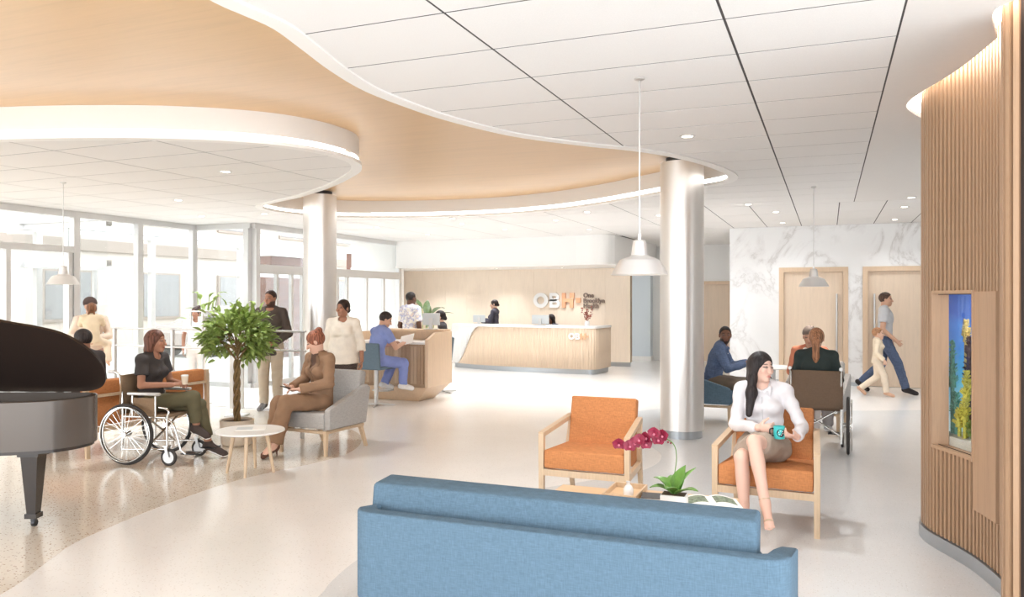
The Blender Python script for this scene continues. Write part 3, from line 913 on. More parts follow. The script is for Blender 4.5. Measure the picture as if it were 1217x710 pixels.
# ------------------------------------------------------------------ coffee tables and what lies on them
t = thing('coffee_table', 'low oak coffee table end left of the raised tray table', 'table', (-1.44, 4.65, 0))
MB().rbox(0, 0, 0.385, 0.44, 0.72, 0.03, 0.006, 2).obj('table_top', MAT['oak_top'], t)
for x in (-.18, .18):
    for y in (-.31, .31): MB().cyl((x, y, 0.37), (x*1.08, y*1.05, 0), 0.018, 0.013, 10).obj('leg', MAT['oak'], t, 40)
t = thing('coffee_table', 'low oak coffee table carrying orchid and open magazine', 'table', (-0.86, 4.62, 0))
MB().rbox(0, 0, 0.405, 0.70, 0.74, 0.03, 0.006, 2).obj('table_top', MAT['oak_top'], t)
for x in (-.31, .31):
    for y in (-.32, .32): MB().cyl((x, y, 0.39), (x*1.05, y*1.05, 0), 0.02, 0.014, 10).obj('leg', MAT['oak'], t, 40)
t = thing('tray', 'thin-edged oak tray on table beside white bottle', 'tray', (-1.18, 4.80, 0.42))
MB().box(-.1, -.16, 0, .1, .16, .008).obj('tray_base', MAT['oak_top'], t)
for s in (-1, 1):
    MB().box(s*.1-.005, -.165, 0.008, s*.1+.005, .165, .04).obj('tray_edge', MAT['oak'], t)
    MB().box(-.095, s*.16-.005, 0.008, .095, s*.16+.005, .04).obj('tray_edge', MAT['oak'], t)
t = thing('bottle', 'small white ceramic bottle standing in tray', 'vase', (-1.145, 4.74, 0.428))
MB().lathe([(.001,0),(.026,.0),(.032,.02),(.031,.05),(.02,.068),(.012,.075)], n=24).obj('body', MAT['ceramic'], t, 60)
MB().lathe([(.012,.075),(.012,.09),(.016,.094),(.010,.094)], n=20).obj('neck', MAT['ceramic'], t, 60)
t = thing('notebook', 'dark notebook lying closed on coffee table', 'book', (-0.965, 4.76, 0.42), math.radians(8))
MB().box(-.10, -.07, 0, .10, .07, .004).box(-.10, -.07, .022, .10, .07, .026).obj('cover', MAT['book_dark'], t)
MB().box(-.098, -.066, .004, .096, .066, .022).obj('pages', MAT['paper'], t)
t = thing('magazine', 'open magazine with landscape pictures right of orchid pot', 'magazine', (-0.655, 4.79, 0.42), math.radians(18))
for s in (-1, 1):
    m = MB(); K = 8
    vs = []
    for i in range(K+1):
        x = s*0.17*i/K; z = 0.028*math.sin(math.pi*min(1, i/K*0.9 + 0.15))*(1-0.35*i/K) + 0.003
        vs += [(x, -.115, z), (x, .115, z), (x, -.115, 0), (x, .115, 0)]
    fs = []
    for i in range(K):
        a = 4*i; c = 4*(i+1)
        fs += [(a, c, c+1, a+1), (a+2, a+3, c+3, c+2), (a, a+2, c+2, c), (a+1, c+1, c+3, a+3)]
    fs += [(4*K, 4*K+2, 4*K+3, 4*K+1)]
    if s < 0: fs = [f[::-1] for f in fs]
    pg = m.add(vs, fs).obj('page', MAT['paper'], t, 40)
    m = MB(); vs = []
    for i in range(1, K):
        x = s*0.17*i/K; z = 0.028*math.sin(math.pi*min(1, i/K*0.9 + 0.15))*(1-0.35*i/K) + 0.0036
        vs += [(x, -.06, z), (x, .09, z)]
    fs = [(2*i, 2*i+2, 2*i+3, 2*i+1) for i in range(K-2)]
    if s < 0: fs = [f[::-1] for f in fs]
    m.add(vs, fs).obj('picture', MAT['print_green'], pg)
# orchid
t = thing('orchid', 'purple orchid with arching flower stem in white pot', 'plant', (-0.835, 4.58, 0.42))
MB().rbox(0, 0, .045, .15, .10, .09, .008, 2).obj('pot', MAT['ceramic'], t, 40)
MB().box(-.066, -.042, .089, .066, .042, .094).obj('soil', MAT['soil'], t)
def leaf_mesh(L, Wd, arch, thick=0.004, fold=0.25, K=10):
    """leaf along +x, width in y, lifting in z"""
    vs = []; fs = []
    for i in range(K+1):
        u = i/K; wdt = Wd*math.sin(math.pi*(0.06+0.94*u)**0.75)*(1 if u < 1 else 0.05) + 0.001
        x = L*u*(1-0.15*arch*u); z = arch*L*(u - 0.9*u*u)
        for k, yy in enumerate((-1, -.5, 0, .5, 1)):
            vs.append((x, yy*wdt, z + abs(yy)*wdt*fold))
    M_ = (K+1)*5
    vs += [(a, b_, c-thick) for a, b_, c in vs]
    for i in range(K):
        for k in range(4):
            a = i*5+k
            fs.append((a, a+5, a+6, a+1)); fs.append((M_+a, M_+a+1, M_+a+6, M_+a+5))
        fs.append((i*5, M_+i*5, M_+i*5+5, i*5+5)); fs.append((i*5+4, i*5+9, M_+i*5+9, M_+i*5+4))
    return vs, fs
for ang, L, Wd, arch, tilt in ((62,.19,.046,.35,56),(18,.20,.046,.3,52),(168,.16,.048,.7,30),(200,.15,.042,.6,12),(255,.13,.04,.7,22),(-25,.17,.042,.4,14),(110,.15,.04,.5,34)):
    vs, fs = leaf_mesh(L, Wd, arch)
    o = MB().add(vs, fs).obj('leaf', MAT['leaf_orchid'], t, 60)
    o.location = (0.01*math.cos(math.radians(ang)), 0.01*math.sin(math.radians(ang)), .092)
    o.rotation_euler = Matrix.Rotation(math.radians(ang), 3, 'Z').to_euler()
    o.rotation_euler = (Matrix.Rotation(math.radians(ang), 3, 'Z') @ Matrix.Rotation(math.radians(-tilt), 3, 'Y')).to_euler()
stem = catmull([(-.01,.0,.09),(.0,.01,.2),(.012,.01,.3),(.0,0,.375),(-.05,-.01,.412),(-.13,-.02,.415),(-.21,-.03,.39),(-.28,-.04,.36),(-.32,-.04,.34)], 5)
MB().tube(stem, 0.0028, 6).obj('stem', MAT['leaf_orchid'], t, 60)
def petal_shape(mb, c, R, r0, L, Wd):
    vs, fs = leaf_mesh(L, Wd, 0.3, 0.002, 0.15, 6)
    mb.add([tuple(Vector(c) + R @ Vector(v)) for v in vs], fs)
q = random.Random(3)
fl_pos = [(-.06,-.02,.43),(-.105,-.045,.445),(-.09,-.01,.40),(-.15,-.03,.415),(-.19,-.05,.40),(-.165,-.02,.375),(-.225,-.04,.38),(-.25,-.05,.36),(-.315,-.05,.37)]
for i, c in enumerate(fl_pos):
    R0 = Matrix.Rotation(math.radians(q.uniform(-35, 35)), 3, 'Z') @ Matrix.Rotation(math.radians(90 + q.uniform(-25, 15)), 3, 'X')
    fo = None; mb = MB()
    for k, (a, L, Wd) in enumerate(((90,.042,.022),(210,.040,.020),(330,.040,.020),(15,.046,.032),(165,.046,.032))):
        R = R0 @ Matrix.Rotation(math.radians(a), 3, 'Z') @ Matrix.Rotation(math.radians(-15), 3, 'Y')
        petal_shape(mb, c, R, 0, L, Wd)
    fo = mb.obj('flower', MAT['petal'], t, 60)
    d = R0 @ Vector((0, -.006, .012))
    MB().sphere(tuple(Vector(c) + d), (.008,.008,.008), 8, 6).obj('lip', MAT['petal_mid'], fo, 60)
for c in ((-.035,.0,.39),(-.02,.005,.385)): MB().sphere(c, .006, 8, 6).obj('bud', MAT['petal'], t, 60)

# ------------------------------------------------------------------ upholstered tub chairs (front edge y=0, facing -y)
def tub_chair(label, loc, rz, cloth, name='armchair'):
    t = thing(name, label, 'chair', loc, rz)
    W = 0.33
    for s in (-1, 1):
        x0, x1 = (s*W-0.035, s*W+0.035)
        m = slantbox(MB(), x0, x1, [(0.03, .28), (0.66, .28), (0.74, .66), (0.68, .70), (0.06, .50), (0.03, .48)])
        bb = m.obj('arm', MAT[cloth], t)
        bv = bb.modifiers.new('round', 'BEVEL'); bv.width = 0.012; bv.segments = 2
        MB().bar((s*(W-.03), 0.05, 0.0), (s*(W-.03), 0.05, 0.235), 0.03, 0.03, w1=0.042, h1=0.042).obj('leg', MAT['oak'], t)
        MB().bar((s*(W-.03), 0.74, 0.0), (s*(W-.03), 0.64, 0.235), 0.03, 0.03, w1=0.042, h1=0.042).obj('leg', MAT['oak'], t)
        MB().bar((s*(W-.03), 0.03, 0.25), (s*(W-.03), 0.68, 0.25), 0.036, 0.03).obj('side_rail', MAT['oak'], t)
    MB().box(-W+.05, 0.03, .235, W-.05, .065, .265).obj('front_rail', MAT['oak'], t)
    MB().rbox(0, 0.34, .365, 2*W-.075, .64, .17, .02, 3).obj('seat_cushion', MAT[cloth], t, 50)
    MB().rbox(0, 0.665, .60, 2*W-.075, .12, .50, .03, 3, M=Matrix.Rotation(math.radians(-11), 4, 'X')).obj('back_cushion', MAT[cloth], t, 50)
    return t
tub_chair('grey fabric tub armchair with oak legs, seating brown suit woman', (-5.16, 6.80, 0), math.radians(-4), 'grey_cloth')
tub_chair('blue tub armchair behind steel column, seating denim shirt man', (-1.14, 10.70, 0), math.radians(90), 'blue_cloth')
tub_chair('pale grey armchair seating beanie woman, beyond wheelchair', (-0.2, 10.15, 0), math.radians(-8), 'grey_cloth')

# round side table with magazine
t = thing('side_table', 'round white side table on four oak legs before seated women', 'table', (-5.07, 5.93, 0))
MB().lathe([(.001,.385),(.29,.385),(.315,.395),(.315,.405),(.31,.41),(.001,.41)], n=56).obj('table_top', MAT['table_white'], t, 30)
for a in (28, 118, 208, 298):
    c_, s_ = math.cos(math.radians(a)), math.sin(math.radians(a))
    MB().cyl((.15*c_, .15*s_, .385), (.215*c_, .215*s_, 0), .02, .013, 12).obj('leg', MAT['oak'], t, 40)
t = thing('magazine', 'thin magazine lying on round white side table', 'magazine', (-5.10, 5.97, 0.41), math.radians(35))
MB().box(-.14, -.10, 0, .14, .10, .005).obj('pages', MAT['paper'], t)
MB().box(-.125, -.085, .005, .02, .075, .006).obj('picture', MAT['monitor_grey'], t)

# ------------------------------------------------------------------ wheelchairs (axle centre at origin, facing +y)
def wheelchair(label, loc, rz, cloth):
    t = thing('wheelchair', label, 'wheelchair', loc, rz)
    R, Wd = 0.305, 0.285
    for s in (-1, 1):
        x = s*Wd
        ring = [(x + s*.03, R*math.cos(a), R + R*math.sin(a)) for a in [2*math.pi*k/48 for k in range(48)]]
        wl = MB().tube([(p[0], (R-.016)/R*p[1], R + (R-.016)/R*(p[2]-R)) for p in ring], .016, 8, True).obj('tyre', MAT['rubber'], t, 60)
        MB().tube([(p[0], (R-.04)/R*p[1], R + (R-.04)/R*(p[2]-R)) for p in ring], .009, 6, True).obj('rim', MAT['chrome'], wl, 60)
        MB().tube([(p[0] + s*.035, (R-.035)/R*p[1], R + (R-.035)/R*(p[2]-R)) for p in ring], .007, 6, True).obj('push_rim', MAT['chrome'], t, 60)
        hub = MB().cyl((x-.02*s, 0, R), (x + s*.065, 0, R), .028, .022, 14).obj('hub', MAT['chrome'], wl, 40)
        sp = MB()
        for k in range(28):
            a = 2*math.pi*k/28; a2 = a + (0.35 if k % 2 else -0.35)
            sp.cyl((x + s*(.015 if k % 4 < 2 else .045), .022*math.cos(a2), R + .022*math.sin(a2)), (x + s*.03, (R-.045)*math.cos(a), R + (R-.045)*math.sin(a)), .0022, n=4, cap=False)
        sp.obj('spokes', MAT['chrome'], wl)
        xf = s*(Wd-.035)
        # caster
        cw = MB().tube([(xf, .43 + .072*math.cos(a), .082 + .072*math.sin(a)) for a in [2*math.pi*k/20 for k in range(20)]], .016, 8, True).obj('caster', MAT['rubber'], t, 60)
        MB().cyl((xf-.012, .43, .082), (xf+.012, .43, .082), .06, n=16).obj('caster_disc', MAT['steel'], cw, 40)
        MB().bar((xf-.026, .43, .082), (xf-.026, .41, .19), .006, .03, up=(0,1,0)).bar((xf+.026, .43, .082), (xf+.026, .41, .19), .006, .03, up=(0,1,0)).box(xf-.03, .385, .185, xf+.03, .435, .20).obj('caster_fork', MAT['steel'], t)
        # frame tubes
        fr = MB()
        fr.tube(catmull([(xf, -.10, .12), (xf, -.09, .5), (xf, -.11, .80), (xf, -.13, .885), (xf, -.19, .915), (xf, -.25, .915)], 5), .0125, 8)
        fr.tube([(xf, -.10, .14), (xf, .41, .16)], .0115, 8)
        fr.tube([(xf, -.09, .47), (xf, .40, .47)], .0115, 8)
        fr.tube(catmull([(xf, .41, .16), (xf, .41, .45), (xf, .43, .52), (xf, .40, .56), (xf, .32, .57)], 4), .0115, 8)
        fr.tube(catmull([(xf, .40, .45), (xf, .47, .42), (xf, .52, .30), (xf, .56, .16)], 4), .011, 8)
        fr.tube([(xf, .02, .47), (xf, .02, .68)], .010, 8); fr.tube([(xf, .28, .47), (xf, .28, .68)], .010, 8)
        fr.obj('side_frame', MAT['chrome'], t, 60)
        MB().tube([(xf, -.19, .915), (xf, -.255, .915)], .017, 10).obj('push_grip', MAT['alu'], t, 60)
        MB().rbox(xf, .15, .70, .05, .36, .03, .012, 2).obj('armrest', MAT['alu'], t, 40)
        MB().box(xf-.003, .0, .48, xf+.003, .29, .66).obj('skirt_guard', MAT['alu' if cloth == 'chair_brown' else 'wheelchair_taupe'], t)
        MB().rbox(xf - s*.085, .62, .115, .14, .15, .012, .004, 1).obj('footplate', MAT['dark_metal'], t)
        MB().tube([(xf, .56, .16), (xf - s*.02, .6, .118)], .01, 6).obj('footplate_hanger', MAT['chrome'], t, 60)
    MB().tube([(-.25, .15, .15), (.25, .2, .46)], .011, 8).obj('cross_brace', MAT['chrome'], t, 60)
    MB().tube([(.25, .17, .15), (-.25, .22, .46)], .011, 8).obj('cross_brace', MAT['chrome'], t, 60)
    MB().rbox(0, .15, .475, .50, .46, .035, .012, 2).obj('seat', MAT[cloth], t, 40)
    MB().rbox(0, -.105, .685, .535, .022, .40, .008, 2, M=Matrix.Rotation(math.radians(-3), 4, 'X')).obj('backrest', MAT[cloth], t, 40)
    return t
wheelchair('silver wheelchair with taupe seat beside piano and round table', (-6.505, 6.06, 0), math.radians(-80), 'wheelchair_taupe')
wheelchair('wheelchair with brown back panel seen from behind, facing marble wall', (-0.125, 9.02, 0), math.radians(-2), 'chair_brown')

# ------------------------------------------------------------------ grand piano
U = np.array([math.cos(YAW), math.sin(YAW)]); V = np.array([-math.sin(YAW), math.cos(YAW)])
pn = thing('grand_piano', 'dark grand piano with open lid at left edge', 'piano', (float(U[0]*-3.46 + V[0]*5.74), float(U[1]*-3.46 + V[1]*5.74), 0), YAW)
pc = [(-1.75,-1.1),(-1.45,-1.1),(-1.15,-1.0),(-.85,-.78),(-.55,-.50),(-.25,-.34),(.0,-.27),(.17,-.2),(.28,-.07),(.325,.07),(.31,.2),(.25,.285),(.12,.32),(-.2,.325)]
outl = [tuple(p) for p in catmull(pc, 6)] + [(-1.75, .325)]
inl = [tuple(p) for p in offset_poly(outl, -0.035)]
n_ = len(outl)
PZ0, PZ1 = .575, .925
vs = [(p[0],p[1],PZ0) for p in outl] + [(p[0],p[1],PZ1-.006) for p in outl] + [(p[0],p[1],PZ1) for p in [tuple(p) for p in offset_poly(outl, -0.008)]] + [(p[0],p[1],PZ1) for p in inl] + [(p[0],p[1],PZ0+.16) for p in inl]
fs = [tuple(range(n_-1,-1,-1))]
for k in range(4):
    for i in range(n_):
        j = (i+1) % n_; fs.append((k*n_+i, k*n_+j, (k+1)*n_+j, (k+1)*n_+i))
MB().add(vs, fs).obj('rim', MAT['piano_side'], pn, 40)
slab(tri_region(inl, []), PZ0+.155, PZ0+.165).obj('soundboard', MAT['piano_black'], pn)
MB().prism([tuple(p) for p in offset_poly(outl, -.02)], PZ0-.025, PZ0).obj('bottom_rail', MAT['piano_black'], pn, 30)
lid = slab(tri_region([tuple(p) for p in offset_poly(outl, 0.04)], []), -.011, .011).obj('lid', MAT['piano_lid'], pn)
# hinge along y = .345 (far side): rotate about it so the near edge rises
A_ = math.radians(-50)
lid.matrix_local = Matrix.Translation((0, .345, PZ1 + .02)) @ Matrix.Rotation(A_, 4, 'X') @ Matrix.Translation((0, -.345, 0))
MB().cyl((-.75, -.45, PZ1-.02), (-.75, .345 - .78*math.cos(-A_), PZ1 + .78*math.sin(-A_)), .012, n=10).obj('lid_prop', MAT['piano_black'], pn, 40)
st = MB()
for k in range(26): st.cyl((-1.3 + .0*k, -.7 + .035*k, PZ0+.20), (.05 + .004*k, -.1 + .013*k, PZ0+.20), .0018, n=4)
st.obj('strings', MAT['steel'], pn)
for lx, ly in ((0.0, -.08), (-1.6, -.95), (-1.6, .2)):
    lg = MB()
    lg.bar((lx, ly, PZ0-.02), (lx, ly, PZ0-.06), .15, .15, up=(0,1,0)).bar((lx, ly, PZ0-.06), (lx, ly, .10), .12, .12, up=(0,1,0), w1=.065, h1=.065)
    lg.bar((lx, ly, .10), (lx, ly, .065), .085, .085, up=(0,1,0))
    l_ = lg.obj('leg', MAT['piano_black'], pn)
    MB().cyl((lx, ly, .065), (lx, ly, .04), .02, n=10).cyl((lx-.012, ly+.01, .026), (lx+.012, ly+.01, .026), .026, n=14).obj('castor', MAT['dark_metal'], l_, 40)
MB().box(-1.74, -1.0, PZ0+.05, -1.60, .25, PZ0+.12).obj('keyboard', MAT['ceramic'], pn)

# ------------------------------------------------------------------ orange settee seen from behind, facing the glazing (front at -x)
t = thing('settee', 'orange settee with oak frame behind wheelchair, back turned', 'sofa', (-7.05, 6.65, 0))
for y in (-.84, .84):
    MB().bar((0, y, 0), (-.03, y, .78), .032, .04, up=(0,1,0), w1=.045, h1=.05).obj('leg', MAT['oak'], t)
    MB().bar((-.70, y, 0), (-.68, y, .56), .032, .04, up=(0,1,0), w1=.04, h1=.045).obj('leg', MAT['oak'], t)
    MB().bar((-.72, y, .575), (0, y, .66), .05, .034).obj('armrest', MAT['oak'], t)
MB().box(-.05, -.82, .615, -.01, .82, .645).obj('back_rail', MAT['oak'], t)
MB().box(-.05, -.82, .25, -.01, .82, .30).obj('back_rail', MAT['oak'], t)
MB().rbox(-.09, 0, .715, .11, 1.64, .145, .02, 3).obj('back_cushion', MAT['orange_cloth'], t, 40)
MB().rbox(-.07, 0, .46, .06, 1.62, .30, .012, 2).obj('back_panel', MAT['orange_cloth'], t, 40)
for k in (-1, 1): MB().rbox(-.40, k*.405, .38, .56, .80, .15, .02, 3).obj('seat_cushion', MAT['orange_cloth'], t, 40)
MB().box(-.70, -.82, .26, -.66, .82, .305).obj('front_rail', MAT['oak'], t)

# ------------------------------------------------------------------ indoor tree
t = thing('potted_tree', 'braided-trunk ficus tree with round leafy crown in cream pot', 'plant', (-6.19, 7.02, 0))
MB().lathe([(.001,0),(.15,0),(.17,.02),(.185,.26),(.19,.285),(.168,.285),(.165,.25),(.001,.25)], n=40).obj('pot', MAT['pot_cream'], t, 40)
MB().lathe([(.001,.262),(.166,.262)], n=30).obj('soil', MAT['soil'], t)
for k in range(3):
    pth = [(0.024*math.cos(k*2.094 + z*16), 0.024*math.sin(k*2.094 + z*16), .255 + z) for z in [i*.02 for i in range(36)]]
    MB().tube(pth, 0.017, 8).obj('trunk', MAT['trunk'], t, 60)
q = random.Random(11)
br = MB(); tips = []
cc = Vector((0, 0, 1.22))
for i in range(34):
    th = q.random()*6.283; ph = math.acos(q.uniform(-.75, 1))
    d = Vector((math.sin(ph)*math.cos(th), math.sin(ph)*math.sin(th), math.cos(ph)))
    e = cc + Vector((d.x*.37, d.y*.37, d.z*.33)) * q.uniform(.75, 1.0)
    s0 = Vector((0, 0, .94 + .2*q.random()))
    mid = (s0 + e)/2 + Vector((q.uniform(-.04,.04), q.uniform(-.04,.04), .03))
    br.tube([s0, mid, e], [.009, .006, .003], 5)
    tips.append((mid, e))
br.obj('branches', MAT['trunk'], t, 60)
lv, lf = leaf_mesh(1.0, .24, .35, .012, .3, 4)
lme = MB().add(lv, lf).mesh('leaf', MAT['leaf'], 60); lcand = []
vs = []; fs = []
for i in range(1300):
    a, e = tips[i % len(tips)]
    u = q.uniform(.1, 1.1)
    p = a + (e - a)*u + Vector((q.gauss(0, .05), q.gauss(0, .05), q.gauss(0, .045)))
    out = (p - cc).normalized()
    d = (out + Vector((q.uniform(-.8,.8), q.uniform(-.8,.8), q.uniform(-.9,.5)))).normalized()
    L = q.uniform(.07, .115)
    R = d.to_track_quat('X', 'Z').to_matrix() @ Matrix.Rotation(q.uniform(-.9,.9), 3, 'X')
    lcand.append((p, R, L))
lcand.sort(key=lambda c: (c[0] - cc).dot(Vector((.64, -.75, .1))) + .35*(c[0]-cc).length, reverse=True)
for p, R, L in lcand[:300]:
    o = bpy.data.objects.new('leaf', lme); link(o, t)
    o.matrix_local = Matrix.Translation(p) @ R.to_4x4() @ Matrix.Scale(L, 4)
for p, R, L in lcand[300:]:
    b0 = len(vs)
    vs.extend([tuple(p + R @ (Vector(v)*L)) for v in lv]); fs.extend([tuple(k+b0 for k in f) for f in lf])
struct(MB().add(vs, fs).obj('foliage', MAT['leaf'], t, 60), 'stuff')

# ------------------------------------------------------------------ pendants
def pendant(x, y, zb, label, big=1.0):
    t = thing('pendant_lamp', label, 'lamp', (x, y, CZ))
    h = zb - CZ
    MB().lathe([(.001,.0),(.032,0),(.032,-.010),(.012,-.018),(.007,-.025)], n=24).obj('canopy', MAT['brushed'], t, 40)
    MB().cyl((0,0,-.02), (0,0,h+.235), .0055, n=8).obj('rod', MAT['brushed'], t, 40)
    sh = MB().lathe([(.012,h+.26),(.012,h+.225),(.035,h+.22),(.042,h+.21),(.054,h+.125),(.062,h+.118),(.115,h+.10),(.128,h+.092),(.176,h+.008),(.18,h),(.174,h),(.122,h+.088),(.108,h+.094),(.05,h+.11)], n=48).obj('shade', MAT['pendant_metal'], t, 25)
    MB().lathe([(.001,h+.07),(.03,h+.075),(.045,h+.10),(.03,h+.125)], n=16).obj('bulb', MAT['bulb_glow'], t, 60)
    l = bpy.data.lights.new('pendant_bulb', 'SPOT'); l.energy = 30; l.spot_size = math.radians(130); l.spot_blend = .6; l.shadow_soft_size = .04; l.color = (1, .95, .88)
    lo = bpy.data.objects.new('pendant_bulb', l); link(lo, t); lo.location = (0, 0, h + .06)
pendant(-1.114, 4.91, 1.80, 'brushed metal pendant lamp hanging over coffee table before steel column')
pendant(-.175, 10.49, 1.80, 'brushed metal pendant lamp hanging before marble wall door')
pendant(-8.55, 6.71, 1.82, 'brushed metal pendant lamp hanging at left glazing')

# ------------------------------------------------------------------ glass guard screen
t = thing('guard_rail', 'low glass screen with two metal rails behind ficus tree', 'railing', (-7.25, 7.62, 0))
for x in (-1.5, -.5, .5, 1.5):
    MB().box(x-.015, -.02, 0, x+.015, .02, 1.25).obj('post', MAT['alu'], t)
for z in (1.26, 1.03): MB().cyl((-1.55, 0, z), (1.55, 0, z), .013, n=10).obj('rail', MAT['alu'], t, 40)
for x in (-1, 0, 1): MB().box(x-.47, -.005, .08, x+.47, .005, 1.0).obj('glass_panel', MAT['guard_glass'], t)
t = thing('display_case', 'small pale metal display case on post beyond glass screen', 'case', (-9.1, 9.55, 0))
MB().lathe([(.001,0),(.14,0),(.14,.015),(.02,.02),(.02,1.2)], n=20).obj('stand', MAT['alu'], t, 30)
MB().box(-.13,-.13,1.2,.13,.13,1.22).box(-.13,-.13,1.44,.13,.13,1.46).box(-.13,.11,1.22,.13,.13,1.44).box(-.13,-.13,1.22,-.11,-.11,1.44).box(.11,-.13,1.22,.13,-.11,1.44).obj('frame', MAT['alu'], t)
MB().box(-.05,-.05,1.22,.05,.05,1.37).obj('white_block', MAT['paper'], t)

t = thing('sign_panel', 'pale freestanding sign panel beside dark shirt man', 'sign', (-7.72, 8.75, 0), YAW)
MB().rbox(0, 0, .75, .20, .03, 1.3, .006, 1).obj('panel', MAT['table_white'], t)
MB().box(-.14, -.12, 0, .14, .12, .02).box(-.03, -.01, .02, .03, .01, .12).obj('foot', MAT['alu'], t)

# ------------------------------------------------------------------ reception desk
rd = thing('reception_desk', 'long timber reception desk with white curved end and metal plinth', 'desk', (0, 0, 0))
front = [tuple(p) for p in catmull([(-8.45,17.05),(-8.0,16.74),(-7.4,16.52),(-6.6,16.38),(-5.6,16.3),(-4.95,16.3)], 6)] + [tuple(p) for p in catmull([(-4.95,16.3),(-4.78,16.31),(-4.68,16.38),(-4.64,16.5)], 4)][1:] + [(-4.58, 17.25)]
back = [(-4.68,17.25),(-4.72,17.0),(-8.2,17.25),(-8.42,17.3)]
foot = front + back
def shift(P, d):
    return [tuple(p) for p in offset_poly(P, d)]
slab(tri_region(shift(foot, -.05), []), .0, .11).obj('plinth', MAT['plinth_metal'], rd, 30)
slab(tri_region(shift(foot, -.01), []), .11, 1.0).obj('carcass', MAT['desk_wood'], rd)
slab(tri_region(shift(foot, .02), []), 1.0, 1.045).obj('worktop', MAT['table_white'], rd)
# timber front panels
fr_path = resample([p for p in front], 0.06)
def xline(x):  # white/timber boundary height on the front as a function of x
    # S-curve from (-8.2,.12) to (-7.55,1.0)
    u = min(1, max(0, (x + 8.25)/0.72))
    return 0.11 + 0.89*(3*u*u - 2*u*u*u)
op = off_path(fr_path, -.006); op2 = off_path(fr_path, .006)
wf = MB(); wd = MB()
k_ = len(fr_path)
for i in range(k_-1):
    a, b2 = op[i], op[i+1]; c, d2 = op2[i], op2[i+1]
    za = 1.0 if a[0] < -8.3 else (.11 if a[0] > -7.5 else 1.11 - (xline(a[0])))
    zb = 1.0 if b2[0] < -8.3 else (.11 if b2[0] > -7.5 else 1.11 - (xline(b2[0])))
    # white above-left, timber below-right: boundary rises to the right
    ba = xline(a[0]) if a[0] > -8.25 else .11
    bb_ = xline(b2[0]) if b2[0] > -8.25 else .11
    if a[0] < -7.45:
        wf.add([(a[0],a[1],ba),(b2[0],b2[1],bb_),(b2[0],b2[1],1.0),(a[0],a[1],1.0)], [(0,1,2,3)])
    if b2[0] > -8.25:
        wd.add([(a[0],a[1],.11),(b2[0],b2[1],.11),(b2[0],b2[1],min(1.0,bb_)),(a[0],a[1],min(1.0,ba))], [(0,1,2,3)])
wood('desk_front', (222, 198, 172), 0.93, 1.0, 'z', 0.45)
fp = wd.obj('front_panel', MAT['desk_front'], rd, 40)
sx = fp.modifiers.new('thick', 'SOLIDIFY'); sx.thickness = .006; sx.offset = 1
wp = wf.obj('white_wing', MAT['table_white'], rd, 40)
sx = wp.modifiers.new('thick', 'SOLIDIFY'); sx.thickness = .03; sx.offset = 1

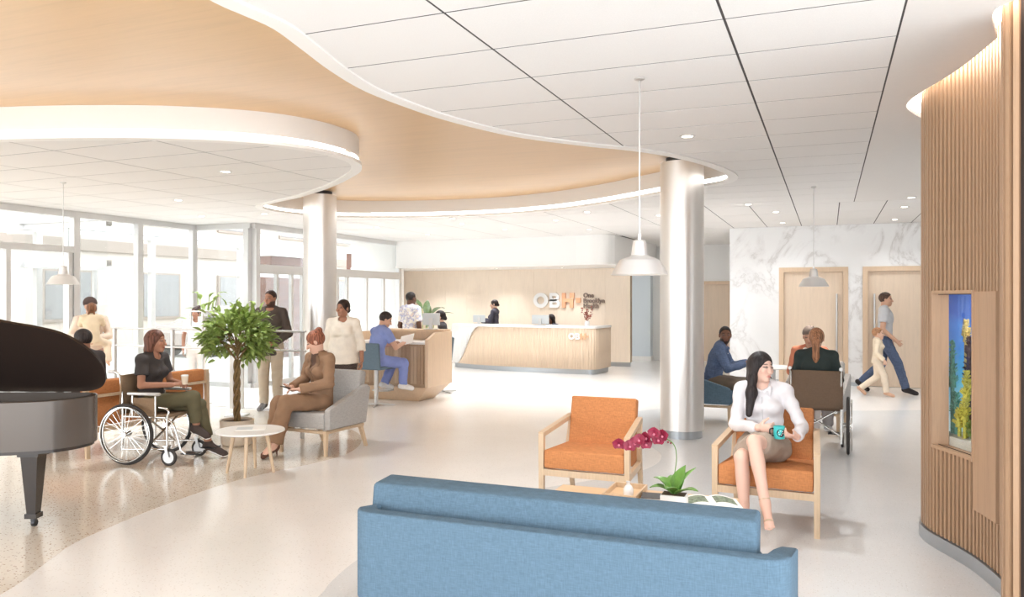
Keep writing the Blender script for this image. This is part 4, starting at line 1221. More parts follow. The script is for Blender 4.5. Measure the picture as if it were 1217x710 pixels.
# lettering: OBH+ mark and name
plain('letter_white', (246, 246, 246), .4); plain('letter_orange', (236, 178, 138), .5); plain('letter_grey', (140, 120, 108), .5)
def text_mesh(s, size, off=0.0, ext=0.02, line=1.0):
    cu = bpy.data.curves.new('lettering', 'FONT'); cu.body = s; cu.size = size; cu.offset = off; cu.extrude = ext; cu.space_line = line; cu.resolution_u = 4
    o = bpy.data.objects.new('tmp', cu); COL.objects.link(o)
    dg = bpy.context.evaluated_depsgraph_get()
    me = bpy.data.meshes.new_from_object(o.evaluated_get(dg)); me.transform(Matrix.Rotation(math.pi/2, 4, 'X'))
    bpy.data.objects.remove(o)
    return me
def logo(name, label, loc, hgt, depth, words):
    t = thing(name, label, 'sign', loc)
    s = hgt
    # O
    R, r = .52*s, .27*s; N_ = 40; vs = []; fs = []
    for k in range(N_):
        a = 2*math.pi*k/N_
        for rr in (R, r):
            for y in (-depth, 0): vs.append((R + rr*math.cos(a), y, .5*s + rr*math.sin(a)*.98))
    for k in range(N_):
        a = 4*k; b3 = 4*((k+1) % N_)
        fs += [(a, b3, b3+2, a+2)[::-1], (a+1, a+3, b3+3, b3+1)[::-1], (a, a+1, b3+1, b3)[::-1], (a+2, b3+2, b3+3, a+3)[::-1]]
    MB().add(vs, fs).obj('letter', MAT['letter_white'], t, 40)
    # B from two bowls
    def ringD(mb, x0, z0, w_, h_, tk):
        K = 14
        po = [(x0, z0)] + [(x0 + w_ - h_/2 + h_/2*math.sin(math.pi*i/K), z0 + h_/2 - h_/2*math.cos(math.pi*i/K)) for i in range(K+1)] + [(x0, z0+h_)]
        h2 = h_ - 2*tk
        pi_ = [(x0+tk, z0+tk)] + [(x0 + w_ - h_/2 + h2/2*math.sin(math.pi*i/K), z0 + h_/2 - h2/2*math.cos(math.pi*i/K)) for i in range(K+1)] + [(x0+tk, z0+h_-tk)]
        n2 = len(po)
        vs = [(x, y, z) for P_ in (po, pi_) for y in (-depth, 0) for x, z in P_]
        fs = []
        for i in range(n2):
            j = (i+1) % n2
            fs += [(i, j, 2*n2+j, 2*n2+i), (n2+j, n2+i, 3*n2+i, 3*n2+j), (j, i, n2+i, n2+j), (2*n2+i, 2*n2+j, 3*n2+j, 3*n2+i)]
        mb.add(vs, fs)
    mb = MB(); x = 1.16*s
    ringD(mb, x, 0, .74*s, .56*s, .2*s); ringD(mb, x, .44*s, .68*s, .56*s, .2*s)
    mb.obj('letter', MAT['letter_white'], t, 30)
    x = 2.04*s; d = depth
    mb = MB(); mb.box(x, -d, 0, x+.25*s, 0, s); mb.box(x+.25*s, -d, .38*s, x+.55*s, 0, .62*s)
    mb.box(x+.55*s, -d, .66*s, x+.86*s, 0, s); mb.add([(x+.55*s,-d,.62*s),(x+.55*s,0,.62*s),(x+.72*s,0,.38*s),(x+.72*s,-d,.38*s)], [(0,1,2,3)])
    mb.box(x+.55*s, -d, 0, x+.80*s, 0, .62*s)
    mb.obj('letter', MAT['letter_orange'], t)
    MB().box(x+.98*s, -d, .34*s, x+1.3*s, 0, .66*s).obj('plus_square', MAT['letter_orange'], t)
    if words:
        for i, wd_ in enumerate(('One', 'Brooklyn', 'Health')):
            me = text_mesh(wd_, .40*s, .006, .012); me.materials.clear(); me.materials.append(MAT['letter_grey'])
            o = bpy.data.objects.new('lettering', me); link(o, t); o.location = (x + 1.48*s, -.014, (.70 - .35*i)*s)
    return t
logo('wall_sign', 'large OBH letters with three-line name on timber reception wall', (-6.92, 18.58, 1.42), .37, .05, True)
logo('desk_sign', 'small OBH letters on front of reception desk', (-5.26, 16.283, .76), .135, .022, False)

# monitors on reception desk, vase with red twigs
def monitor(label, loc, rz, wd_=.52, h=.32, name='monitor', b0=.16):
    t = thing(name, label, 'monitor', loc, rz)
    MB().rbox(0, 0, b0 + h/2, wd_, .035, h, .008, 2).obj('housing', MAT['monitor_grey'], t)
    MB().box(-wd_/2+.012, .0176, b0+.01, wd_/2-.012, .019, b0-.01+h).obj('screen', MAT['black'], t)
    MB().box(-.03, -.04, .01, .03, -.018, b0+.12).obj('stand', MAT['alu'], t)
    MB().rbox(0, -.01, .006, .22, .17, .012, .004, 1).obj('foot', MAT['alu'], t)
    return t
monitor('grey monitor back on reception desk in front of standing receptionist', (-7.72, 16.98, 1.045), math.radians(8), .30, .17, b0=.04)
monitor('white monitor back on reception desk in front of seated receptionist', (-6.05, 16.66, 1.045), math.radians(-4), .42, .20, b0=.03)
t = thing('vase', 'small vase of red berry twigs on reception desk', 'vase', (-4.98, 16.75, 1.045))
MB().lathe([(.001,0),(.05,0),(.06,.04),(.05,.09),(.035,.11)], n=20).obj('body', MAT['ceramic'], t, 50)
plain('berry', (158, 84, 66), .6, var=.2)
q = random.Random(5)
for k in range(7):
    a = q.random()*6.283; e = Vector((.16*math.cos(a)*q.uniform(.4,1), .12*math.sin(a), q.uniform(.24,.36)))
    tw = MB().tube([(0,0,.09), tuple(e*.6 + Vector((0,0,.05))), tuple(e)], .004, 5).obj('twig', MAT['berry'], t, 60)
    bb4 = MB()
    for i in range(9):
        u = q.uniform(.35, 1.02); bb4.sphere(tuple(Vector((0,0,.06)) + e*u + Vector((q.uniform(-.03,.03), q.uniform(-.03,.03), q.uniform(-.02,.02)))), .014, 6, 4)
    bb4.obj('berries', MAT['berry'], tw, 60)

# ------------------------------------------------------------------ small information desk
dk = thing('information_desk', 'faceted timber information desk with raised back counter', 'desk', (-6.58, 10.92, 0))
W, Dp = .705, .85
def ring_at(x, y0, y1, z): return [(-x, y0, z), (x, y0, z), (x, y1, z), (-x, y1, z)]
lo_ = ring_at(W-.22, .16, Dp-.16, 0.0); md = ring_at(W, 0, Dp, .24)
MB().add(lo_ + md, [(3,2,1,0)] + [(i, (i+1) % 4, 4+(i+1) % 4, 4+i) for i in range(4)]).obj('base', MAT['desk_wood'], dk)
for s in (-1, 1):
    m = slantbox(MB(), s*W-.025, s*W+.025, [(0,.24),(Dp,.24),(Dp,1.1),(.28,1.1),(.0,.99)])
    m.obj('side_panel', MAT['desk_wood'], dk)
MB().box(-W+.025, Dp-.05, .24, W-.025, Dp, 1.1).obj('back_panel', MAT['desk_wood'], dk)
MB().box(-W+.025, Dp-.22, 1.1, W-.025, Dp+.04, 1.135).obj('counter', MAT['desk_wood'], dk)
MB().box(-W+.025, .0, .92, W-.025, Dp-.05, .955).obj('worktop', MAT['table_white'], dk)
MB().box(-W+.025, .03, .24, W-.025, .06, .92).obj('modesty_panel', MAT['panel_wood'], dk)
# vertical boards of the front
nb = 22; bwid = (2*W-.12)/nb
wood('panel_light', (200, 174, 146), 0.78, 2.2, 'z', 0.4)
bmes = [MB().box(.002, .012, .29, bwid-.002, .03, .89).mesh('board', MAT[k_]) for k_ in ('panel_wood', 'panel_light')]
for i in range(nb):
    o = bpy.data.objects.new('board', bmes[(i*7 % 5) % 2]); link(o, dk); o.location = (-W+.06 + i*bwid, 0, 0)
monitor('grey monitor back on information desk counter', (-6.16, 11.62, 1.135), math.radians(10), .30, .20, b0=.07)
t = thing('paper_sheet', 'white paper held by scrubs man over desk edge', 'paper', (-6.16, 10.80, 1.0), math.radians(15))
sh_ = MB().box(-.11, -.15, 0, .11, .15, .003).obj('sheet', MAT['paper'], t); sh_.rotation_euler = (math.radians(28), math.radians(-14), 0)
# stool
stl = thing('stool', 'blue upholstered counter stool with steel pedestal, scrubs man on it', 'stool', (-6.47, 10.40, 0), math.radians(-4))
MB().rbox(0, .03, .585, .40, .40, .05, .02, 3).obj('seat', MAT['stool_blue'], stl, 40)
MB().rbox(0, -.17, .77, .38, .035, .40, .015, 3, M=Matrix.Rotation(math.radians(6), 4, 'X')).obj('backrest', MAT['stool_blue'], stl, 40)
MB().cyl((0,.0,.02), (0,.0,.56), .032, n=20).obj('pedestal', MAT['alu'], stl, 40)
for a in range(4):
    c_, s_ = math.cos(a*math.pi/2 + .5), math.sin(a*math.pi/2 + .5)
    MB().bar((0,0,.03), (.29*c_, .29*s_, .012), .04, .022, w1=.03, h1=.016).obj('foot', MAT['steel'], stl)
MB().tube([(.0, .03, .22), (-.14, .10, .22), (-.14, .26, .22), (.14, .26, .22), (.14, .10, .22), (0, .03, .22)], .011, 8).obj('footrest', MAT['steel'], stl, 40)

# small white table between seated visitors
t = thing('side_table', 'small white pedestal table behind denim shirt man', 'table', (-.70, 11.25, 0))
MB().lathe([(.001,.70),(.27,.70),(.28,.71),(.27,.725),(.001,.725)], n=40).obj('table_top', MAT['table_white'], t, 30)
MB().lathe([(.001,0),(.2,0),(.2,.015),(.03,.03),(.025,.70)], n=24).obj('pedestal', MAT['alu'], t, 30)

# leafy plants
plain('leaf_dark', (84, 104, 60), 0.45, var=0.3, vscale=14)
def leafy(name, label, loc, hgt, nst, L, Wd, seed, pot=.16, lm='leaf'):
    t = thing(name, label, 'plant', loc); q = random.Random(seed)
    MB().lathe([(.001,0),(pot*.8,0),(pot,.3),(pot*.9,.3),(pot*.88,.27),(.001,.27)], n=24).obj('pot', MAT['ceramic'], t, 40)
    for k in range(nst):
        a = q.random()*6.283; r = q.uniform(.05, .3); e = Vector((r*math.cos(a), r*math.sin(a), hgt*q.uniform(.55, 1)))
        MB().tube([(0,0,.25), tuple(e*.5 + Vector((0,0,.1))), tuple(e)], .008, 5).obj('stem', MAT['leaf'], t, 60)
        vs, fs = leaf_mesh(L*q.uniform(.8,1.1), Wd, .5)
        o = MB().add(vs, fs).obj('leaf', MAT[lm], t, 60); o.location = e
        o.rotation_euler = (Matrix.Rotation(a, 3, 'Z') @ Matrix.Rotation(math.radians(-q.uniform(0, 50)), 3, 'Y')).to_euler()
    return t
leafy('potted_plant', 'broad-leaved plant between patterned shirt man and reception wall', (-7.35, 13.6, 0), 1.5, 9, .42, .07, 4, lm='leaf_dark')
leafy('potted_plant', 'slim leafy plant behind white t-shirt woman near glazing', (-10.5, 11.0, 0), 1.75, 26, .20, .045, 9, .14)
# ------------------------------------------------------------------ people: one smooth surface per figure from blended solids
def V3(*a): return np.array(a, float)
class Solid:
    def __init__(s): s.pr = []
    def cone(s, a, b, ra, rb, k=0.02, flat=None, n=None, sq=1.0, op='add', fa=False, fb=False):
        s.pr.append(('cone', V3(*a), V3(*b), ra, rb, k, None if n is None else V3(*n)/np.linalg.norm(n), sq, op, fa, fb)); return s
    def ell(s, c, r, R=None, k=0.02, op='add'):
        s.pr.append(('ell', V3(*c), V3(*r), np.eye(3) if R is None else np.array(R), k, op)); return s
    def half(s, p, n):   # keep the side where (x-p).n < 0
        s.pr.append(('half', V3(*p), V3(*n)/np.linalg.norm(n))); return s
    def bbox(s):
        lo = np.full(3, 9e9); hi = -lo
        for p in s.pr:
            if p[0] == 'cone' and p[8] == 'add':
                r = max(p[3], p[4]); lo = np.minimum(lo, np.minimum(p[1], p[2]) - r); hi = np.maximum(hi, np.maximum(p[1], p[2]) + r)
            if p[0] == 'ell' and p[5] == 'add':
                r = np.abs(p[3]) @ p[2]; lo = np.minimum(lo, p[1] - r); hi = np.maximum(hi, p[1] + r)
        return lo, hi

def axis(lo, hi, h, fine):
    out = [lo]
    while out[-1] < hi:
        x = out[-1]; st = h
        for a, b, hf in fine:
            if a <= x <= b: st = min(st, hf)
        out.append(x + st)
    return np.array(out)

def polygonise(S, h, fine=(), wrinkle=0.0, seed=0.0):
    lo, hi = S.bbox(); pad = 2.2*h + 0.012
    lo = lo - pad; hi = hi + pad
    ax = [axis(lo[i], hi[i], h, [(c[i]-r, c[i]+r, hf) for c, r, hf in fine]) for i in range(3)]
    X, Y, Z = ax
    D = np.full((len(X), len(Y), len(Z)), 1.0, np.float32)
    for p in S.pr:
        if p[0] == 'half':
            d = ((X[:,None,None]-p[1][0])*p[2][0] + (Y[None,:,None]-p[1][1])*p[2][1] + (Z[None,None,:]-p[1][2])*p[2][2])
            D = np.maximum(D, d); continue
        if p[0] == 'cone':
            r = max(p[3], p[4]); k = p[5]; op = p[8]
            blo = np.minimum(p[1], p[2]) - r - 0.05; bhi = np.maximum(p[1], p[2]) + r + 0.05
        else:
            e = np.abs(p[3]) @ p[2]; k = p[4]; op = p[5]; blo = p[1] - e - 0.05; bhi = p[1] + e + 0.05
        sl = tuple(slice(int(np.searchsorted(a, blo[i])), int(np.searchsorted(a, bhi[i]))) for i, a in enumerate(ax))
        x = X[sl[0]][:,None,None]; y = Y[sl[1]][None,:,None]; z = Z[sl[2]][None,None,:]
        if x.size == 0 or y.size == 0 or z.size == 0: continue
        if p[0] == 'cone':
            a, b, ra, rb = p[1], p[2], p[3], p[4]
            ab = b - a; L2 = float(ab @ ab) + 1e-12
            px, py, pz = x-a[0], y-a[1], z-a[2]
            tr = (px*ab[0] + py*ab[1] + pz*ab[2])/L2
            t = np.clip(tr, 0, 1)
            qx, qy, qz = px - t*ab[0], py - t*ab[1], pz - t*ab[2]
            d2 = qx*qx + qy*qy + qz*qz
            if p[6] is not None:
                nn = p[6]; dn = qx*nn[0] + qy*nn[1] + qz*nn[2]
                d2 = d2 + dn*dn*(1.0/(p[7]*p[7]) - 1.0)
            d = np.sqrt(np.maximum(d2, 1e-12)) - (ra + (rb-ra)*t)
            if p[6] is not None: d = d*np.sqrt(p[7])
            L = math.sqrt(L2)
            if p[9]: d = np.maximum(d, -tr*L)
            if p[10]: d = np.maximum(d, (tr-1)*L)
        else:
            R = p[3]; r = p[2]
            px, py, pz = x-p[1][0], y-p[1][1], z-p[1][2]
            u = [px*R[0][i] + py*R[1][i] + pz*R[2][i] for i in range(3)]
            k0 = np.sqrt(sum((u[i]/r[i])**2 for i in range(3)) + 1e-9); k1 = np.sqrt(sum((u[i]/(r[i]*r[i]))**2 for i in range(3)) + 1e-9)
            d = k0*(k0-1)/k1
        W_ = D[sl]
        if op == 'add':
            hh = np.clip(0.5 + 0.5*(W_-d)/k, 0, 1)
            D[sl] = W_*(1-hh) + d*hh - k*hh*(1-hh)
        else:
            hh = np.clip(0.5 - 0.5*(W_+d)/k, 0, 1)
            D[sl] = W_*(1-hh) - d*hh + k*hh*(1-hh)
    if wrinkle:
        x = X[:,None,None]; y = Y[None,:,None]; z = Z[None,None,:]
        w_ = np.sin(23*x + 31*z + seed + 2.2*np.sin(17*y + 9*z)) * np.sin(19*y - 27*z + 1.7*seed + 1.8*np.sin(13*x)) + 0.7*np.sin(52*z + 30*x + 2.5*np.sin(15*y+seed) + 1.5*np.sin(21*x))*np.sin(14*x - 9*y + 11*z + seed)
        D = D + wrinkle*w_
    # surface nets
    Sg = D < 0
    c = np.zeros((len(X)-1, len(Y)-1, len(Z)-1), np.int8)
    for i in (0,1):
        for j in (0,1):
            for k in (0,1): c += Sg[i:len(X)-1+i, j:len(Y)-1+j, k:len(Z)-1+k]
    act = (c > 0) & (c < 8)
    ids = np.argwhere(act)
    idx = np.full(c.shape, -1, np.int64); idx[act] = np.arange(len(ids))
    acc = np.zeros((len(ids), 3)); cnt = np.zeros(len(ids))
    I, J, K = ids[:,0], ids[:,1], ids[:,2]
    for ax_ in range(3):
        for o1 in (0,1):
            for o2 in (0,1):
                oa = [0,0,0]; oth = [q_ for q_ in range(3) if q_ != ax_]
                oa[oth[0]] = o1; oa[oth[1]] = o2; ob = oa[:]; ob[ax_] = 1
                va = D[I+oa[0], J+oa[1], K+oa[2]]; vb = D[I+ob[0], J+ob[1], K+ob[2]]
                m = (va < 0) != (vb < 0)
                t = np.where(m, va/np.where(m, va-vb, 1), 0)
                pa = np.stack([X[I+oa[0]], Y[J+oa[1]], Z[K+oa[2]]], 1); pb = np.stack([X[I+ob[0]], Y[J+ob[1]], Z[K+ob[2]]], 1)
                acc += (pa + (pb-pa)*t[:,None])*m[:,None]; cnt += m
    vs = acc/np.maximum(cnt, 1)[:,None]
    fs = []
    for ax_ in range(3):
        a1, a2 = (ax_+1) % 3, (ax_+2) % 3
        s0 = [slice(None)]*3; s1 = [slice(None)]*3
        s0[ax_] = slice(0, -1); s1[ax_] = slice(1, None)
        A = Sg[tuple(s0)]; B = Sg[tuple(s1)]
        e = np.argwhere(A != B)
        ok = (e[:,a1] > 0) & (e[:,a2] > 0) & (e[:,a1] < D.shape[a1]-1) & (e[:,a2] < D.shape[a2]-1)
        e = e[ok]; ins = A[e[:,0], e[:,1], e[:,2]]
        def cell(d1, d2):
            q_ = e.copy(); q_[:,a1] += d1; q_[:,a2] += d2
            return idx[q_[:,0], q_[:,1], q_[:,2]]
        quad = np.stack([cell(-1,-1), cell(0,-1), cell(0,0), cell(-1,0)], 1)
        quad[~ins] = quad[~ins][:, ::-1]
        fs.append(quad)
    fs = np.concatenate(fs); fs = fs[(fs >= 0).all(1)]
    # one gentle smoothing pass
    nb = np.zeros_like(vs); ncnt = np.zeros(len(vs))
    for i in range(4):
        a = fs[:,i]; b = fs[:,(i+1) % 4]
        np.add.at(nb, a, vs[b]); np.add.at(ncnt, a, 1)
    vs = vs*0.5 + 0.5*nb/np.maximum(ncnt, 1)[:,None]
    return vs, fs

LAST = [None]
from mathutils.bvhtree import BVHTree
def solid_obj(S, name, mat, parent, h, fine=(), wrinkle=0.0, seed=0.0, colour=None):
    vs, fs = polygonise(S, h, fine, wrinkle, seed)
    LAST[0] = (vs, fs)
    me = bpy.data.meshes.new(name)
    me.vertices.add(len(vs)); me.vertices.foreach_set('co', vs.astype(np.float32).ravel())
    me.loops.add(fs.size); me.loops.foreach_set('vertex_index', fs.astype(np.int32).ravel())
    me.polygons.add(len(fs)); me.polygons.foreach_set('loop_start', np.arange(0, fs.size, 4, dtype=np.int32))
    me.update(calc_edges=True)
    me.validate()
    me.shade_smooth()
    if colour is not None:
        ca = me.color_attributes.new('tint', 'FLOAT_COLOR', 'POINT')
        ca.data.foreach_set('color', colour(vs).astype(np.float32).ravel())
    me.materials.append(mat)
    o = bpy.data.objects.new(name, me); link(o, parent)
    return o

m_, t_n, b_n = nt('skin')
at = t_n.nodes.new('ShaderNodeAttribute'); at.attribute_name = 'tint'
t_n.links.new(at.outputs['Color'], b_n.inputs['Base Color'])
b_n.inputs['Roughness'].default_value = 0.5
b_n.inputs['Specular IOR Level'].default_value = 0.35
MAT['skin'] = m_

def cloth_mat(c, kind='plain'):
    key = 'garment_%d_%d_%d_%s' % (*c, kind)
    if key in MAT: return MAT[key]
    if kind == 'denim':
        m = fabric(key, c, 0.25, 120)
    elif kind == 'print':
        m, t, b = nt(key)
        v = coords(t); n = noise(t, v, 16, 2, 0.5, 0.8)
        t.links.new(mix_ramp(t, n, [(0.42, rgb((236,232,224))), (0.52, rgb((206,206,222))), (0.58, rgb((150,160,196))), (0.66, rgb((226,210,196)))]), b.inputs['Base Color'])
        b.inputs['Roughness'].default_value = 0.85; MAT[key] = m
    elif kind == 'check':
        m, t, b = nt(key)
        w1 = t.nodes.new('ShaderNodeTexChecker'); w1.inputs['Scale'].default_value = 60
        w1.inputs['Color1'].default_value = (*rgb(c), 1); w1.inputs['Color2'].default_value = (*rgb(tuple(int(x*1.5)+8 for x in c)), 1)
        t.links.new(coords(t), w1.inputs[0]); t.links.new(w1.outputs[0], b.inputs['Base Color'])
        b.inputs['Roughness'].default_value = 0.9; MAT[key] = m
    elif kind == 'hair':
        m, t, b = nt(key)
        v = coords(t, (1, 1, 0.08)); n = noise(t, v, 75, 3)
        cc_ = rgb(c)
        t.links.new(mix_ramp(t, n, [(0.35, tuple(x*.5 for x in cc_)), (0.65, tuple(min(1, x*1.7) for x in cc_))]), b.inputs['Base Color'])
        b.inputs['Roughness'].default_value = 0.5; b.inputs['Specular IOR Level'].default_value = 0.25; bump(t, b, n, 0.3, 0.002); MAT[key] = m
    else:
        m = plain(key, c, 0.85, var=0.06, vscale=12)
    return m

def rotz(a): return np.array([[math.cos(a),-math.sin(a),0],[math.sin(a),math.cos(a),0],[0,0,1.0]])
def rotx(a): return np.array([[1,0,0],[0,math.cos(a),-math.sin(a)],[0,math.sin(a),math.cos(a)]])
def roty(a): return np.array([[math.cos(a),0,math.sin(a)],[0,1,0],[-math.sin(a),0,math.cos(a)]])
def unit(v): v = np.array(v, float); return v/(np.linalg.norm(v) + 1e-9)

def stand(arms='down'):
    J = dict(pel=(0,0,.94), waist=(0,.005,1.09), chest=(0,.015,1.28), neck=(0,-.012,1.445), head=(0,.02,1.605))
    for s, k in ((1,'R'), (-1,'L')):
        J['sh'+k] = (s*.165, -.005, 1.405); J['el'+k] = (s*.225, -.03, 1.12); J['wr'+k] = (s*.235, .05, .875)
        J['hip'+k] = (s*.085, 0, .91); J['kn'+k] = (s*.095, .015, .50); J['an'+k] = (s*.10, -.02, .085)
        J['toe'+k] = (s*.12, .14, .03); J['hd'+k] = (s*-.02, .25, -1); J['hn'+k] = (-s, 0, 0)
    return J
def sit(seat=.46):
    z = seat
    J = dict(pel=(0,0,z+.10), waist=(0,-.025,z+.25), chest=(0,-.01,z+.43), neck=(0,.005,z+.595), head=(0,.045,z+.745))
    for s, k in ((1,'R'), (-1,'L')):
        J['sh'+k] = (s*.165, .0, z+.555); J['el'+k] = (s*.23, .03, z+.29); J['wr'+k] = (s*.13, .22, z+.22)
        J['hip'+k] = (s*.085, .03, z+.085); J['kn'+k] = (s*.10, .44, z+.07); J['an'+k] = (s*.10, .46, .085)
        J['toe'+k] = (s*.11, .61, .03); J['hd'+k] = (-s*.5, .8, -.1); J['hn'+k] = (-s*.3, 0, -1)
    return J

def detail_top(t, J, kind, col, pat, fN, rt_, s, vox):
    """collar or lapels, front edge and buttons laid on the garment surface"""
    bv = BVHTree.FromPolygons([tuple(v) for v in LAST[0][0]], [tuple(int(i) for i in f) for f in LAST[0][1]])
    up_ = unit(J['neck'] - J['chest']); dk = tuple(int(c*.9) for c in col)
    def hit(p, out=.004):
        r = bv.ray_cast(Vector(p + fN*.5), Vector(-fN))
        return None if r[0] is None else np.array(r[0]) + fN*out
    nb_ = J['neck'] + up_*.012*s
    low = J['chest'] + (J['neck']-J['chest'])*(.02 if kind == 'jacket' else .52)
    for sd in (-1, 1):
        a = nb_ + rt_*sd*.062*s - fN*.01*s + up_*.012*s
        G = Solid()
        if kind == 'jacket':
            pts = [a + V3(0,0,0), nb_ + rt_*sd*.064*s + fN*.03*s - up_*.012*s]
            for i in range(1, 7):
                u = i/6; p = nb_*(1-u) + low*u + rt_*sd*(.062*(1-u) + (.05*math.sin(math.pi*u)*.8) + .006)*s
                q = hit(p)
                if q is not None: pts.append(q)
            for i in range(len(pts)-1):
                wd = .026*s*math.sin(math.pi*min(1, .25 + .75*i/len(pts)))
                G.cone(pts[i], pts[i+1], wd + .004, wd + .004, .006, n=fN, sq=.3)
        else:
            mid = hit(nb_ - up_*.028*s + rt_*sd*.058*s, .006); ctr = hit(nb_ - up_*.05*s + rt_*sd*.010*s, .006); tip = hit(nb_ - up_*.095*s + rt_*sd*.060*s, .006)
            if mid is None or ctr is None or tip is None: continue
            G.cone(a, mid, .014*s, .017*s, .006); G.cone(mid, tip, .02*s, .006*s, .005, n=fN, sq=.4)
            G.cone(mid, ctr, .017*s, .010*s, .005, n=fN, sq=.4); G.cone(ctr, tip, .009*s, .005*s, .005, n=fN, sq=.4)
        solid_obj_keep(G, 'lapel' if kind == 'jacket' else 'collar', cloth_mat(col if kind != 'jacket' else dk, pat), t, min(vox, .006))
    # back of the collar
    G = Solid(); c0 = nb_ + rt_*.062*s - fN*.01*s + up_*.014*s; c1 = nb_ - fN*.058*s + up_*.02*s; c2 = nb_ - rt_*.062*s - fN*.01*s + up_*.014*s
    G.cone(c0, c1, .014*s, .015*s, .008); G.cone(c1, c2, .015*s, .014*s, .008)
    solid_obj_keep(G, 'collar_band', cloth_mat(col, pat), t, min(vox, .008))
    bt = MB(); pl = []
    for i in range(9):
        p = low + (J['pel'] + (J['waist']-J['pel'])*.2 - low)*(i/8); q = hit(p + rt_*.004*s, .001)
        if q is not None: pl.append(q)
    if len(pl) > 3:
        m2 = MB().tube([tuple(p) for p in pl], .0035*s, 6); m2.obj('placket', cloth_mat(dk, pat), t, 60)
        for p in (pl[::2] if kind != 'jacket' else pl[3:5]): bt.sphere(tuple(p + fN*.003), .0055*s, 8, 5)
        bt.obj('buttons', MAT['ceramic'] if kind != 'jacket' else MAT['rubber'], t, 60)
def toe_pad(B, toe, ft, shin, s, shoes):
    if not shoes or shoes[0] != 'sandal': return
    lat = unit(np.cross(ft, shin)); nn = np.cross(lat, ft)
    B.ell(toe - ft*.03*s, (.034*s, .05*s, .02*s), R=np.stack([lat, ft, nn], 1), k=.012)
    for i in range(5): B.cone(toe + lat*(i-2)*.0145*s - ft*.005*s, toe + lat*(i-2)*.015*s + ft*(.022 - .004*abs(i-1))*s, .0085*s, .0075*s, .003)
def solid_obj_keep(*a, **k):
    keep = LAST[0]; o = solid_obj(*a, **k); LAST[0] = keep
    return o

